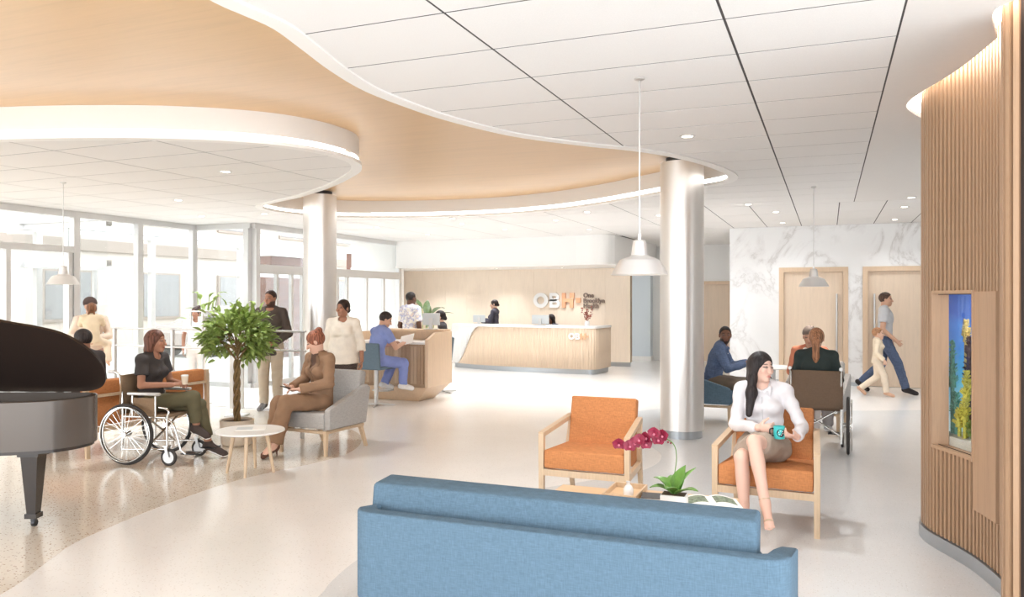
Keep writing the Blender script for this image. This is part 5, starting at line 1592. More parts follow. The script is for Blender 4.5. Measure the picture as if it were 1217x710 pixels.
def make_person(label, loc, rz, J, scale=1.0, female=True, skin=(196,150,124), head=(0,0,0), hair=None, top=None, bottom=None, shoes=None, vox=.012, width=1.0, wr=0.003, lips=None, curl=0.6, extra=None, group=None, beard=None, cat='person', headscale=1.0, hands=True, eyes=True, seed=1.0, inner=(210,206,204)):
    t = thing('person', label, cat, loc, rz, group)
    J = {k: (V3(*v)*scale if not k.startswith('h') or k in ('head','hipL','hipR') else V3(*v)) for k, v in J.items()}
    s = scale; w = width
    rt_ = unit(J['shR'] - J['shL'])
    def fwd(a, b):
        u = unit(b - a); f_ = np.cross(u, rt_); return unit(f_)     # right x up -> forward sign fixed below
    fN = fwd(J['waist'], J['chest'])
    if fN[1] < 0: fN = -fN
    hr = unit(J['hipR'] - J['hipL'])
    R = rotz(head[0]) @ rotx(-head[1]) @ roty(head[2])
    hs = s*headscale
    H0 = J['head']
    def hp(x, y, z): return H0 + R @ (V3(x, y, z)*hs)
    def torso(S, off, sk=1.0, lo=None):
        S.cone(J['pel'], J['waist'], (.150 if female else .150)*s*w+off, (.118 if female else .135)*s*w+off, .03, n=fN, sq=.72)
        S.cone(J['waist'], J['chest'], (.118 if female else .135)*s*w+off, (.142 if female else .160)*s*w+off, .03, n=fN, sq=.70)
        up_ = J['chest'] + (J['neck']-J['chest'])*.62
        S.cone(J['chest'], up_, (.142 if female else .160)*s*w+off, (.105 if female else .12)*s*w+off, .03, n=fN, sq=.68)
        S.cone(J['shL'], J['neck'] - (J['neck']-J['chest'])*.16, .052*s+off, .07*s+off, .03); S.cone(J['shR'], J['neck'] - (J['neck']-J['chest'])*.16, .052*s+off, .07*s+off, .03)
        if female:
            for q_ in (-1, 1):
                S.ell(J['chest'] + rt_*q_*.068*s + fN*.085*s - V3(0,0,.005*s), (.058*s+off*.5,)*3, k=.035)
    def hipmass(S, off):
        S.cone(J['hipL'], J['hipR'], (.098 if female else .09)*s*w+off, (.098 if female else .09)*s*w+off, .04)
    B = Solid()
    torso(B, -.012); hipmass(B, -.012)
    B.cone(J['neck'] - (J['neck']-J['chest'])*.1, H0 + R @ (V3(0,-.02,-.05)*hs), .052*s*(1 if female else 1.12), .05*s*(1 if female else 1.15), .02)
    arm_r = (.045, .036, .027) if female else (.053, .042, .031)
    leg_r = (.085, .054, .036) if female else (.085, .058, .04)
    hand_c = []
    for sd, k in ((1,'R'), (-1,'L')):
        B.cone(J['sh'+k], J['el'+k], arm_r[0]*s, arm_r[1]*s, .018)
        B.cone(J['el'+k], J['wr'+k], arm_r[1]*s, arm_r[2]*s, .012)
        B.cone(J['hip'+k], J['kn'+k], leg_r[0]*s, leg_r[1]*s, .02)
        B.cone(J['kn'+k], J['an'+k], leg_r[1]*s, leg_r[2]*s, .012)
        mid = J['kn'+k]*.68 + J['an'+k]*.32
        shin = unit(J['an'+k]-J['kn'+k]); ft = unit(J['toe'+k]-J['an'+k]); bk = unit(-(ft - shin*(ft@shin)))
        B.ell(mid + bk*.018*s, (.044*s, .044*s, .1*s), R=np.stack([np.cross(bk, shin), bk, shin], 1), k=.03)
        B.cone(J['an'+k], J['toe'+k], .036*s, .026*s, .015); toe_pad(B, J['toe'+k], ft, shin, s, shoes); B.cone(J['an'+k] - ft*.03*s, J['an'+k] + shin*.035*s, .034*s, .03*s, .015)
        # hand
        d = unit(J['hd'+k]); nrm = V3(*J['hn'+k]); nrm = unit(nrm - d*(nrm@d)); lat = np.cross(d, nrm)*sd
        if not hands: B.ell(J['wr'+k] + d*.05*s, (.04*s,)*3, k=.02); continue
        W0 = J['wr'+k]; p1 = W0 + d*.075*s
        B.cone(W0 + d*.012*s, p1, .029*s, .036*s, .012, n=nrm, sq=.42)
        cu = curl[0 if sd > 0 else 1] if isinstance(curl, (tuple, list)) else curl
        for q_, (lx, L) in enumerate(((.030,.070),(.010,.080),(-.010,.074),(-.029,.058))):
            b0 = W0 + d*.078*s + lat*lx*s; dd = d; a_ = 0; rr = .0088*s
            for seg in range(3):
                a_ += cu*(.6 + .35*seg)
                dv = d*math.cos(a_) + nrm*math.sin(a_)
                b1 = b0 + dv*L*(.45,.32,.23)[seg]*s
                B.cone(b0, b1, rr, rr*.92, .0035); b0 = b1; rr *= .92
        tb = W0 + d*.028*s + lat*.028*s; td = unit(d*.65 + lat*.65 + nrm*.35)
        tm = tb + td*.04*s; B.cone(tb, tm, .0125*s, .0105*s, .006); B.cone(tm, tm + unit(td + d*.5 + nrm*.3*cu)*.034*s, .0105*s, .0088*s, .004)
        hand_c.append(W0 + d*.08*s)
    # head
    B.ell(hp(0,-.012,.022), V3(.074,.094,.088)*hs, R, .02)
    B.ell(hp(0,.028,-.042), V3(.054 if female else .059,.06,.078)*hs, R, .025)
    B.ell(hp(0,.066,-.098), V3(.024,.022,.02)*hs, R, .02)
    B.cone(hp(0,.086,.004), hp(0,.106,-.036), .009*hs, .0145*hs, .012)
    for q_ in (-1, 1):
        B.ell(hp(q_*.031,.101,.006), V3(.019,.014,.013)*hs, R, .012, 'sub')
        B.ell(hp(q_*.030,.079,.003), V3(.014,.013,.012)*hs, R, .004)
        B.ell(hp(q_*.038,.066,-.03), V3(.022,.02,.02)*hs, R, .02)
        B.ell(hp(q_*.075,-.006,-.008), V3(.010,.02,.031)*hs, R, .006)
    B.ell(hp(0,.084,-.064), V3(.025,.013,.006)*hs, R, .006); B.ell(hp(0,.082,-.074), V3(.021,.013,.007)*hs, R, .006)
    sk = np.array(rgb(skin)); lp = np.array(rgb(lips)) if lips else sk*np.array([.80,.58,.58])
    hc = np.array(rgb(hair[1])) if hair else sk*.3
    Ri = R.T
    def colour(vs):
        c = np.ones((len(vs), 4)); c[:, :3] = sk
        q = (vs - H0) @ R / hs        # rows: R^T (v-H0)
        def blend(mask, col): c[:, :3] = c[:, :3]*(1-mask[:,None]) + col*mask[:,None]
        front = q[:,1] > .045
        e = ((q[:,0])/.022)**2 + ((q[:,2]+.069)/.0105)**2
        blend(np.clip(1.4-e, 0, 1)*front*.75, lp)
        ax_ = np.abs(q[:,0])
        if eyes:
            e = ((ax_-.031)/.0175)**2 + ((q[:,2]-.003)/.0075)**2
            blend(np.clip(1.6-e, 0, 1)*front*.85, np.array([.045,.03,.025]))
            e = ((ax_-.031)/.011)**2 + ((q[:,2]-.0025)/.004)**2
            e2 = ((ax_-.031)/.0048)**2 + ((q[:,2]-.003)/.006)**2
            blend(np.clip(1.3-e, 0, 1)*np.clip(e2-1, 0, 1)*front, np.array([.6,.57,.54]))
        e = ((ax_-.033)/.021)**2 + ((q[:,2]-.025 + (ax_-.033)*.12)/.0048)**2
        blend(np.clip(1.5-e, 0, 1)*front*.8, hc*.8)
        e = ((ax_-.042)/.02)**2 + ((q[:,2]+.035)/.02)**2
        blend(np.clip(1-e, 0, 1)*front*.22, sk*np.array([1.05,.7,.68]))
        if beard:
            bm_ = (q[:,2] < -.03) & (q[:,1] > -.02) & (q[:,2] > -.135) & (np.linalg.norm(q, axis=1) < .16)
            lipz = ((q[:,0])/.026)**2 + ((q[:,2]+.069)/.010)**2
            bm2 = np.clip((-.036 - q[:,2] - np.clip(.05-ax_, 0, .02)*1.2)/.012, 0, 1)*bm_*(lipz > 1.2)
            blend(bm2*.92, np.array(rgb(beard)))
        return c
    fine = [(H0, .125*hs, min(vox, .62*vox))]
    if vox < .012: fine += [(c, .085*s, .62*vox) for c in hand_c]
    solid_obj(B, 'body', MAT['skin'], t, vox, fine, colour=colour)
    # ---- garments
    if top:
        kind, col = top[0], top[1]; pat = top[2] if len(top) > 2 else 'plain'
        G = Solid(); off = (.012 if vox > .007 else .009) if kind != 'jacket' else .018
        torso(G, off)
        arm = {'tee': .62, 'short': .75, 'long': 2.0, 'jacket': 2.0, 'elbow': 1.45, 'three': 1.6, 'vest': 0}[kind]
        for sd, k in ((1,'R'), (-1,'L')):
            a, e_, w_ = J['sh'+k], J['el'+k], J['wr'+k]
            ro = off + .004
            if arm >= 1:
                G.cone(a, e_, arm_r[0]*s+ro, arm_r[1]*s+ro, .02)
                q_ = e_ + (w_-e_)*min(.97, arm-1)
                G.cone(e_, q_, arm_r[1]*s+ro, (arm_r[1]*(2-arm)+arm_r[2]*(arm-1))*s+ro+(.012 if arm < 1.9 else .003), .012, fb=True)
            elif arm > 0:
                G.cone(a, a + (e_-a)*arm, arm_r[0]*s+ro, arm_r[1]*s+ro+.012, .02, fb=True)
        hem = top[3] if len(top) > 3 else -.02
        # hem below the pelvis centre
        dn = unit(J['pel'] - J['waist'])
        G.cone(J['waist'], J['pel'] + dn*(.05 - hem)*s, (.120 if female else .135)*s*w+off+(.045 if kind == 'elbow' else 0), (.155 if female else .150)*s*w+off+(.05 if kind == 'elbow' else .006), .03, n=fN, sq=.74, fb=True)
        if hem > -.2: hipcut = J['pel'] + dn*(.05-hem)*s; G.half(hipcut, dn)
        # neckline
        nk = {'tee': .02, 'short': .03, 'long': .015, 'jacket': .09, 'elbow': .02, 'three': .01, 'vest': .06}[kind]
        nb_ = J['neck'] + unit(J['neck']-J['chest'])*.015*s
        G.ell(nb_ + fN*(.03 + nk*.45)*s - V3(0,0,nk*.55*s), (.062*s + nk*.18*s, .075*s, .038*s + nk*.75*s), np.stack([rt_, fN, np.cross(rt_, fN)], 1), .012, 'sub')
        if kind in ('short',):
            # collar
            upv = unit(J['neck']-J['chest'])
            for sd in (-1, 1):
                c0 = nb_ + rt_*sd*.06*s - fN*.03*s + upv*.012*s; c1 = nb_ + rt_*sd*.035*s + fN*.062*s - upv*(.03 + nk*.4)*s
                G.cone(c0, c1, .013*s, .011*s, .008)
            G.cone(nb_ + rt_*.06*s - fN*.03*s + upv*.012*s, nb_ - rt_*.06*s - fN*.03*s + upv*.012*s, .014*s, .014*s, .012)
        if kind == 'jacket':
            I_ = Solid(); torso(I_, .0); solid_obj(I_, 'inner_top', cloth_mat(inner), t, vox)
        g_o = solid_obj(G, {'jacket':'jacket','long':'shirt','short':'shirt','tee':'t_shirt','elbow':'blouse','three':'blouse','vest':'vest'}[kind], cloth_mat(col, pat), t, vox*.9, (), wr, seed)
        if kind in ('long', 'jacket') and vox < .0125: detail_top(t, J, kind, col, pat, fN, rt_, s, vox)
        if False:
            bt = MB()
            for i in range(4):
                p = J['chest'] + (J['waist']-J['chest'])*(i*.42-.15)
                rr_ = .150 if female else .16
                bt.sphere(tuple(p + fN*(.118 if female else .122)*s*w), .006*s, 6, 4)
    if bottom:
        kind, col = bottom[0], bottom[1]; pat = bottom[2] if len(bottom) > 2 else 'plain'
        G = Solid(); off = .012
        G.cone(J['pel'], J['pel'] + (J['waist']-J['pel'])*.55, .150*s*w+.004, .125*s*w+.004, .03, n=fN, sq=.74)
        hipmass(G, .010 if kind not in ('skirt',) else .0)
        if kind in ('pants', 'wide', 'crop'):
            for k in 'RL':
                fl = {'pants': .014, 'wide': .035, 'crop': .012}[kind]
                G.cone(J['hip'+k], J['kn'+k], leg_r[0]*s+off, leg_r[1]*s+off+fl*.5, .02)
                ee = J['kn'+k] + (J['an'+k]-J['kn'+k])*{'pants': .98, 'wide': .93, 'crop': .78}[kind]
                G.cone(J['kn'+k], ee, leg_r[1]*s+off+fl*.5, leg_r[2]*s+off+fl, .015, fb=True)
            nm = 'trousers'
        else:
            ln = bottom[3] if len(bottom) > 3 else .85
            kk = (J['knR'] + J['knL'])/2; hh_ = (J['hipR']+J['hipL'])/2
            for k in 'RL':
                a = J['hip'+k]; b2 = a + (J['kn'+k]-a)*ln
                G.cone(a, b2, leg_r[0]*s+off+.012, leg_r[1]*s+off+.02, .06, fb=True)
            a = hh_; b2 = a + (kk-a)*ln
            G.cone(a, b2, .1*s, .085*s, .06, fb=True)
            nm = 'skirt'
        solid_obj(G, nm, cloth_mat(col, pat), t, vox, (), wr, seed + 2)
    if shoes:
        kind, col = shoes[0], shoes[1]
        for sd, k in ((1,'R'), (-1,'L')):
            G = Solid(); a, to = J['an'+k], J['toe'+k]
            ft = unit(to - a); shin = unit(a - J['kn'+k])
            if kind == 'heel':
                heel = a - unit(V3(ft[0], ft[1], 0))*.035*s - V3(0,0,.02*s)
                G.cone(heel, to, .031*s, .029*s, .015); G.cone(heel + V3(0,0,.02*s), a + V3(0,0,.0), .032*s, .034*s, .01)
                G.cone(heel, V3(heel[0], heel[1], min(.01, heel[2]-.05)), .014*s, .006*s, .01)
                G.ell(a + ft*.05*s + V3(0,0,.04*s), (.03*s,.03*s,.03*s), k=.01, op='sub')
            elif kind == 'sandal':
                G.cone(a - ft*.04*s + shin*.045*s, to + shin*.012*s, .022*s, .026*s, .01, n=shin, sq=.35)
                G.cone(a - shin*.045*s, a - shin*.033*s, .041*s, .041*s, .003, fa=True, fb=True)
                c_ = a + (to-a)*.8; G.cone(c_ - ft*.009*s, c_ + ft*.009*s, .034*s, .033*s, .003, fa=True, fb=True)
                G.cone(a - ft*.035*s + shin*.05*s, a - ft*.04*s + shin*.11*s, .008*s, .006*s, .004)
                G.cone(a - ft*.04*s + shin*.045*s, a - ft*.035*s - shin*.035*s, .012*s, .010*s, .004)
            else:
                heel = a - ft*.045*s + shin*.028*s
                G.cone(a, to, .043*s, .034*s, .012)
                G.cone(heel, to + shin*.006*s, .042*s, .037*s, .015); G.cone(a + shin*.02*s - ft*.01*s, a - shin*(.05 if kind == 'high' else .012)*s, .046*s, .044*s, .015, fb=True)
                if to[2] < .08*s and a[2] < .16: G.half((0,0,.002), (0,0,-1))
            o = solid_obj(G, 'shoe', cloth_mat(col), t, min(vox, .009))
            if kind in ('sneaker', 'high'):
                G = Solid(); G.cone(heel + shin*.022*s, to + shin*.022*s, .043*s, .039*s, .01, n=shin, sq=.4)
                if to[2] < .08*s and a[2] < .16: G.half((0,0,.001), (0,0,-1))
                solid_obj(G, 'sole', MAT['ceramic'], o, min(vox, .009))
    if hair:
        style, col = hair[0], hair[1]
        G = Solid(); hm = cloth_mat(col, 'hair')
        if style in ('short', 'buzz'):
            o_ = .010 if style == 'short' else .005
            G.ell(hp(0,-.014,.026), V3(.074+o_,.095+o_,.088+o_)*hs, R, .01)
            G.half(hp(0,.052,.05), R @ V3(0,1,-.75)); G.half(hp(0,.0,-.03), R @ V3(0,.35,-1))
        elif style == 'beanie':
            G.ell(hp(0,-.02,.045), V3(.09,.112,.098)*hs, R, .02); G.half(hp(0,.06,.036), R @ V3(0,.25,-1))
        else:
            G.ell(hp(0,-.018,.026), V3(.084,.104,.098)*hs, R, .02)
            if style == 'bob':
                for sx in (-1, 1): G.cone(hp(sx*.05,-.03,.02), hp(sx*.06,-.035,-.085), .05*hs, .042*hs, .03)
                G.cone(hp(0,-.05,0), hp(0,-.075,-.10), .075*hs, .05*hs, .03)
            G.ell(hp(0,.085,-.045), V3(.061,.075,.100)*hs, R, .012, 'sub')
            G.cone(hp(0,.10,-.10), hp(0,.03,-.22), .05*hs, .05*hs, .02, op='sub')
            if style == 'long':
                for sx in (-1, 1):
                    G.cone(hp(sx*.05,-.02,.03), hp(sx*.074,-.012,-.10), .042*hs, .03*hs, .03)
                    G.cone(hp(sx*.074,-.012,-.10), hair[2][0 if sx > 0 else 1], .032*hs, .042*hs, .03)
                    G.cone(hair[2][0 if sx > 0 else 1], hair[2][2 if sx > 0 else 3], .042*hs, .026*hs, .03)
                G.cone(hp(0,-.06,0), hp(0,-.075,-.16), .07*hs, .06*hs, .04)
            elif style == 'bun':
                G.ell(hp(0,-.085,.095), V3(.044,.042,.038)*hs, R, .014)
            elif style == 'lowbun':
                G.ell(hp(0,-.105,-.03), V3(.045,.036,.04)*hs, R, .015)
            elif style == 'bob':
                G.cone(hp(0,-.075,-.10), hp(-.02,-.10,-.2), .05*hs, .025*hs, .03)
            elif style == 'pony':
                G.cone(hp(0,-.10,.03), hp(0,-.15,-.04), .034*hs, .042*hs, .015); G.cone(hp(0,-.15,-.04), hp(0,-.135,-.2), .042*hs, .036*hs, .02); G.cone(hp(0,-.135,-.2), hp(0,-.12,-.32), .036*hs, .012*hs, .02)
            elif style == 'braids':
                for sx in (-1, 1):
                    for q_ in range(6): G.ell(hp(sx*.045,-.085+.004*q_,-.06-.035*q_), V3(.018,.018,.022)*hs, None, .008)
        solid_obj(G, 'hat' if style == 'beanie' else 'hair', hm if style != 'beanie' else cloth_mat(col), t, vox*.8)
    if extra: extra(t, J, hp, s)
    return t
# ------------------------------------------------------------------ the people
def place(loc, rz, p):
    c, s_ = math.cos(rz), math.sin(rz)
    return (loc[0] + c*p[0] - s_*p[1], loc[1] + s_*p[0] + c*p[1], loc[2] + p[2])
def absj(J, s, **kw):
    for k, v in kw.items():
        J[k] = tuple(c/s for c in v) if not (k.startswith('hd') or k.startswith('hn')) else v
    return J
RAD = math.radians

# long-haired woman in the orange chair
s = .93; loc = (-.445, 6.13, 0); rz = RAD(180)
J = sit(.455/s)
absj(J, s, knL=(.035,.47,.655), anL=(-.05,.62,.265), toeL=(-.085,.745,.155), knR=(.125,.42,.53), anR=(.10,.44,.10), toeR=(.11,.585,.035),
     hipL=(-.085,.03,.545), hipR=(.085,.03,.54), neck=(.015,.0,1.005), head=(.02,.03,1.142), chest=(.005,-.015,.855), shR=(.165,-.005,.965), shL=(-.145,-.01,.965),
     elR=(.205,.03,.70), wrR=(.03,.225,.715), elL=(-.265,.035,.705), wrL=(-.235,.215,.665),
     hdR=(-1,.25,.05), hnR=(0,-1,0.2), hdL=(.75,.6,.15), hnL=(.3,-.3,1))
make_person('long-haired woman in pale shirt seated cross-legged holding teal mug', loc, rz, J, s, True, (226,186,168), (RAD(48), .04, RAD(-4)),
    ('long', (44,38,38), ((.085,.095,.95), (-.06,-.09,.98), (.10,.14,.80), (-.05,-.11,.86))), ('long', (224,220,222)), ('skirt', (164,148,134), 'plain', .78), ('sandal', (204,176,150)), .0062, 1.0, .0045, (196,110,104), (.75,.6))
mp_ = place(loc, rz, (-.118, .265, .655))
t = thing('mug', 'teal mug with dark round emblem held by long-haired woman', 'mug', mp_, RAD(200))
MB().lathe([(.001,0),(.036,0),(.039,.004),(.040,.088),(.037,.088),(.035,.01),(.001,.008)], n=32).obj('cup', MAT['mug_teal'], t, 50)
MB().tube(catmull([(.038,.0,.07),(.062,.0,.068),(.066,.0,.045),(.06,.0,.022),(.038,.0,.02)], 4), .005, 8).obj('handle', MAT['black'], t, 60)
em = MB(); N_ = 20
for rr in (.028,): em.add([( -.0*rr + .0415*math.sin(.7*math.cos(a)*1.0), .0415*math.cos(.7*math.cos(a)), .045 + .029*math.sin(a)) for a in [2*math.pi*k/N_ for k in range(N_)]], [tuple(range(N_))])
em.obj('emblem', MAT['black'], t)
em = MB()
for k in range(6):
    a = k*math.pi/3 + .3; em.sphere((.0418*math.sin(.38*math.cos(a)), .0418*math.cos(.38*math.cos(a)), .045 + .014*math.sin(a)), (.0035,.0012,.0035), 6, 4)
em.obj('emblem_dots', MAT['ceramic'], t)

# woman in the left wheelchair
s = .97; loc = (-6.446, 6.07, 0); rz = RAD(-80)
J = sit(.4925/s)
absj(J, s, knR=(.0,.47,.645), anR=(-.06,.47,.32), toeR=(-.03,.61,.255), knL=(-.13,.45,.55), anL=(-.17,.54,.13), toeL=(-.19,.70,.045),
     elR=(.225,.04,.78), wrR=(.06,.27,.775), elL=(-.22,.05,.78), wrL=(-.07,.29,.775), hdR=(-.7,.7,.1), hnR=(-.5,0,-1), hdL=(.6,.75,.1), hnL=(.5,0,-1))
make_person('woman in charcoal t-shirt seated in silver wheelchair with paper cup', loc, rz, J, s, True, (172,124,100), (RAD(6), .02, 0), ('bob', (98,64,52)), ('tee', (64,59,58)), ('crop', (98,92,68)), ('high', (74,62,58)), .0085, 1.0, .003, (150,80,74), .7)
t = thing('cup', 'small paper cup in hands of wheelchair woman', 'cup', place(loc, rz, (-.005, .37, .775)))
MB().lathe([(.001,0),(.028,0),(.036,.085),(.033,.085),(.001,.07)], n=20).obj('body', MAT['pot_cream'], t, 50)
MB().lathe([(.038,.083),(.038,.093),(.03,.098),(.001,.098)], n=20).obj('lid', MAT['ceramic'], t, 50)

# woman in the brown suit
s = .98; loc = (-5.13, 7.11, 0); rz = RAD(160)
J = sit(.45/s)
absj(J, s, knR=(.10,.45,.54), anR=(.08,.52,.125), toeR=(.085,.635,.03), knL=(-.06,.46,.565), anL=(-.01,.57,.125), toeL=(.0,.685,.03),
     head=(.0,.065,1.185), neck=(0,.02,1.035), elR=(.215,.06,.755), wrR=(.10,.29,.70), elL=(-.23,.05,.75), wrL=(-.05,.29,.69), hdR=(-.6,.8,.0), hnR=(-.4,0,1), hdL=(.7,.7,.0), hnL=(0,0,-1))
make_person('auburn-haired woman in brown trouser suit seated looking at phone', loc, rz, J, s, True, (214,170,148), (RAD(-38), .42, 0), ('bun', (136,84,64)), ('jacket', (146,114,88), 'plain', -.12), ('wide', (142,110,84)), ('heel', (96,64,50)), .0085, 1.0, .004, (178,96,88), .5, inner=(96,72,60))
t = thing('phone', 'dark smartphone in hand of brown suit woman', 'phone', place(loc, rz, (.03, .385, .705)), rz)
ph_ = MB().rbox(0, 0, 0, .072, .145, .009, .003, 2).obj('housing', MAT['phone_dark'], t); ph_.rotation_euler = (RAD(20), 0, 0)
sc_ = MB().box(-.033,-.066,.0046,.033,.066,.0055).obj('screen', MAT['black'], t); sc_.rotation_euler = (RAD(20), 0, 0)

# standing woman, cream blouse
s = .95; J = stand()
absj(J, s, elL=(-.235,-.03,1.06), wrL=(-.25,.03,.83), elR=(.235,-.03,1.06), wrR=(.245,.02,.83))
make_person('standing woman in cream blouse and dark skirt before left column', (-5.93, 8.72, 0), RAD(203), J, s, True, (166,118,94), (RAD(-28), -.02, 0), ('lowbun', (50,38,35)), ('elbow', (236,226,212), 'plain', -.05), ('skirt', (62,52,48), 'check', .92), ('pump', (50,42,40)), .010, 1.04, .003)
# standing man, dark shirt
s = 1.03; J = stand()
absj(J, s, wrL=(-.08,.20,.98), elL=(-.26,.0,1.13), wrR=(.09,.21,.97), elR=(.26,.0,1.13), hdL=(1,.3,-.2), hnL=(0,-1,0), hdR=(-1,.3,-.2), hnR=(0,-1,0))
make_person('standing bearded man in dark shirt and khaki trousers behind glass screen', (-7.66, 9.40, 0), RAD(205), J, s, False, (166,118,92), (RAD(-20), .06, 0), ('buzz', (60,46,40)), ('long', (78,68,62), 'plain', -.1), ('pants', (196,180,160)), ('pump', (70,56,48)), .013, 1.0, .003, beard=(64,46,38))
# standing woman, white t-shirt, far left
s = .88; J = stand()
make_person('standing woman in white t-shirt and pale trousers by left glazing', (-10.1, 10.45, 0), RAD(225), J, s, True, (170,126,104), (RAD(-35), .1, 0), ('bun', (62,48,44)), ('tee', (240,238,236)), ('pants', (228,216,208)), ('pump', (210,200,190)), .014, 1.0, .002)
# adult hugging child
rz = RAD(228); s = .96; loc = (-9.6, 7.96, 0); J = stand()
absj(J, s, elL=(-.24,.05,1.13), wrL=(-.04,.30,1.09), elR=(.24,.05,1.13), wrR=(.05,.32,1.05), hdL=(1,-.1,0), hnL=(0,-1,0), hdR=(-1,-.1,0), hnR=(0,-1,0))
make_person('adult in dark cap and rose trousers hugging carried child', loc, rz, J, s, True, (206,164,142), (RAD(30), .1, 0), ('beanie', (74,56,50)), ('long', (226,206,188)), ('pants', (190,152,142)), ('pump', (150,120,110)), .014, 1.0, .002)
sc2 = .60; J = sit(0.0)
for k in ('R', 'L'):
    q_ = 1 if k == 'R' else -1
    J['kn'+k] = (q_*.30,.22,-.02); J['an'+k] = (q_*.32,.10,-.42); J['toe'+k] = (q_*.34,.22,-.50); J['el'+k] = (q_*.22,.18,.42); J['wr'+k] = (q_*.12,.32,.52)
cl_ = place(loc, rz, (-.02, .255, 1.03))
make_person('carried child with two long braids in beige clothes', cl_, rz + math.pi, J, sc2*1.05, True, (222,180,156), (0, -.05, 0), ('braids', (116,78,54)), ('long', (222,202,172)), ('pants', (224,204,180)), ('pump', (222,180,156)), .012, 1.0, .002, headscale=1.25)
# person on the settee, mostly behind the piano lid
s = 1.0; J = sit(.455)
make_person('dark-haired person seated on orange settee behind piano lid', (-7.46, 6.12, 0), RAD(92), J, s, False, (140,100,80), (0, .15, 0), ('short', (48,40,38)), ('long', (60,54,54)), ('pants', (50,46,48)), ('pump', (58,44,40)), .014, 1.0, .002)

# scrubs man on stool
s = .99; loc = (-6.45, 10.39, 0); rz = RAD(-28); J = sit(.61/s)
absj(J, s, knR=(.13,.40,.64), anR=(.14,.38,.30), toeR=(.16,.53,.245), knL=(-.13,.36,.62), anL=(-.12,.20,.31), toeL=(-.13,.34,.25),
     chest=(.0,.04,1.03), neck=(.01,.08,1.185), head=(.02,.145,1.325), shR=(.175,.07,1.14), shL=(-.165,.06,1.14), elR=(.225,.20,.90), wrR=(.12,.40,.95), elL=(-.22,.16,.89), wrL=(-.05,.40,.95), hdR=(-.3,.9,.1), hdL=(.4,.9,0))
make_person('man in blue scrubs seated on stool at information desk', loc, rz, J, s, False, (214,168,142), (RAD(-25), .45, 0), ('short', (52,42,40)), ('tee', (136,152,208), 'plain', -.05), ('pants', (134,148,206)), ('sneaker', (232,230,230)), .012, 1.0, .0035, (180,120,104), .5)
# patterned shirt man
s = 1.03; J = stand()
make_person('man in pale patterned shirt standing at information desk, back turned', (-7.12, 12.62, 0), RAD(-12), J, s, False, (98,68,54), (RAD(-10), .05, 0), ('buzz', (40,34,32)), ('short', (236,232,224), 'print', -.12), ('pants', (66,78,116), 'denim'), ('sneaker', (220,216,214)), .013, 1.0, .004)
# information desk clerk on a second stool
st2 = copy_tree(stl, label='blue counter stool behind information desk under dark blazer clerk'); st2.location = (-6.31, 12.30, 0); st2.rotation_euler = (0, 0, RAD(120))
s = .96; J = sit(.61/s)
absj(J, s, anR=(.10,.36,.30), toeR=(.11,.49,.24), anL=(-.10,.36,.30), toeL=(-.11,.49,.24))
make_person('clerk in dark blazer seated behind information desk monitor', (-6.31, 12.30, 0), RAD(120), J, s, True, (226,184,162), (RAD(0), .05, 0), ('lowbun', (46,38,38)), ('jacket', (60,56,58)), ('pants', (56,52,56)), ('pump', (40,38,40)), .013, 1.0, .002)
# receptionists
s = .94; J = stand()
absj(J, s, wrR=(.12,.33,1.12), elR=(.24,.08,1.08), wrL=(-.14,.30,1.1), elL=(-.24,.06,1.07), hdR=(-.1,1,0), hdL=(.1,1,0))
make_person('receptionist in dark blazer standing behind reception desk', (-7.6, 17.65, 0), RAD(98), J, s, True, (222,180,158), (RAD(8), .1, 0), ('lowbun', (50,42,42)), ('jacket', (70,68,82)), ('pants', (60,58,66)), ('pump', (40,38,40)), .014, 1.0, .002)
s = .96; J = sit(.46)
make_person('dark curly-haired receptionist seated behind white monitor', (-6.2, 17.9, 0), RAD(150), J, s, True, (110,76,60), (0, .1, 0), ('bob', (40,32,30)), ('jacket', (70,68,78)), ('pants', (56,54,60)), ('pump', (40,38,40)), .014, 1.0, .002)
# denim man
s = 1.0; loc = (-1.44, 10.70, 0); rz = RAD(-90); J = sit(.455)
absj(J, s, waist=(0,.02,.70), chest=(0,.07,.87), neck=(0,.12,1.025), head=(-.0,.165,1.165), shR=(.18,.10,.985), shL=(-.18,.10,.985), elR=(.23,.22,.74), wrR=(.12,.44,.80), elL=(-.23,.22,.74), wrL=(-.08,.44,.80), hdR=(-.4,.8,.3), hdL=(.5,.8,.2))
make_person('smiling bearded man in denim shirt seated in blue armchair', loc, rz, J, s, False, (128,88,70), (RAD(-76), .0, 0), ('buzz', (34,28,27)), ('long', (92,108,138), 'denim', -.1), ('pants', (116,102,88)), ('pump', (60,48,42)), .0095, 1.0, .004, (120,70,64), .6, beard=(30,24,22))
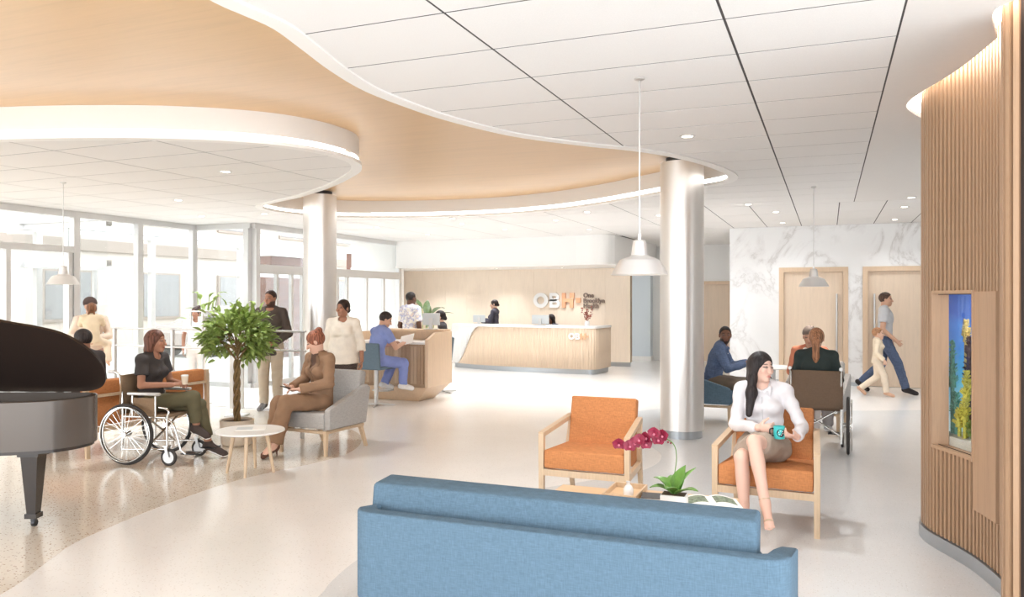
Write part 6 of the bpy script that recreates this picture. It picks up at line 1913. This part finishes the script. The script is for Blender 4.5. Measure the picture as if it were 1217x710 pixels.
# woman in right wheelchair
s = .97; loc = (-.125, 9.09, 0); J = sit(.4925/s)
absj(J, s, anR=(.10,.50,.20), toeR=(.11,.64,.145), anL=(-.10,.50,.20), toeL=(-.11,.64,.145))
make_person('woman with ponytail in dark green top seated in wheelchair, back turned', loc, RAD(-2), J, s, True, (216,174,152), (0, .05, 0), ('pony', (150,106,78)), ('long', (38,48,46)), ('pants', (170,160,156)), ('sneaker', (200,196,194)), .0115, 1.03, .003)
# beanie woman
s = .97; loc = (-.22, 10.50, 0); J = sit(.45/s)
def scarf(t, J, hp, s):
    G = Solid(); G.cone(J['neck'] + V3(.05,.06,-.02)*s, J['waist'] + V3(.05,.10,.05)*s, .035*s, .03*s, .02); G.cone(J['neck'] + V3(-.05,.06,-.02)*s, J['waist'] + V3(-.05,.10,.05)*s, .035*s, .03*s, .02)
    solid_obj(G, 'scarf', cloth_mat((238,234,228)), t, .012)
make_person('woman in grey beanie and orange cardigan facing wheelchair', loc, RAD(176), J, s, True, (196,150,126), (0, .12, 0), ('beanie', (108,94,86)), ('long', (208,130,100)), ('pants', (196,186,180)), ('sneaker', (206,202,200)), .012, 1.0, .003, extra=scarf)
# father and child walking
s = 1.02; J = stand()
absj(J, s, knR=(.08,.20,.53), anR=(.08,.33,.10), toeR=(.09,.48,.035), knL=(-.08,-.06,.50), anL=(-.09,-.38,.17), toeL=(-.10,-.27,.05), elR=(.24,-.04,1.12), wrR=(.20,.17,.93), elL=(-.22,-.06,1.12), wrL=(-.22,.10,.93), hdR=(0,.6,-.6))
make_person('man in grey t-shirt and jeans walking past right timber door', (.90, 15.02, 0), RAD(-92), J, s, False, (204,160,134), (RAD(-4), .02, 0), ('short', (72,52,42)), ('tee', (192,192,194), 'plain', -.1), ('pants', (86,98,124), 'denim'), ('pump', (44,38,38)), .013, 1.0, .003)
s = .66; J = stand()
absj(J, s, knR=(.05,.10,.34), anR=(.05,.14,.07), toeR=(.05,.24,.025), knL=(-.05,.0,.33), anL=(-.05,-.26,.12), toeL=(-.05,-.19,.035), wrR=(.14,.10,.62), wrL=(-.12,.08,.60))
make_person('small child in cream clothes walking in front of man', (.76, 14.55, 0), RAD(-92), J, s, True, (222,180,156), (0, .0, 0), ('short', (160,116,84)), ('long', (232,214,188), 'plain', -.05), ('pants', (230,212,190)), ('pump', (206,166,140)), .011, 1.05, .002, headscale=1.3)
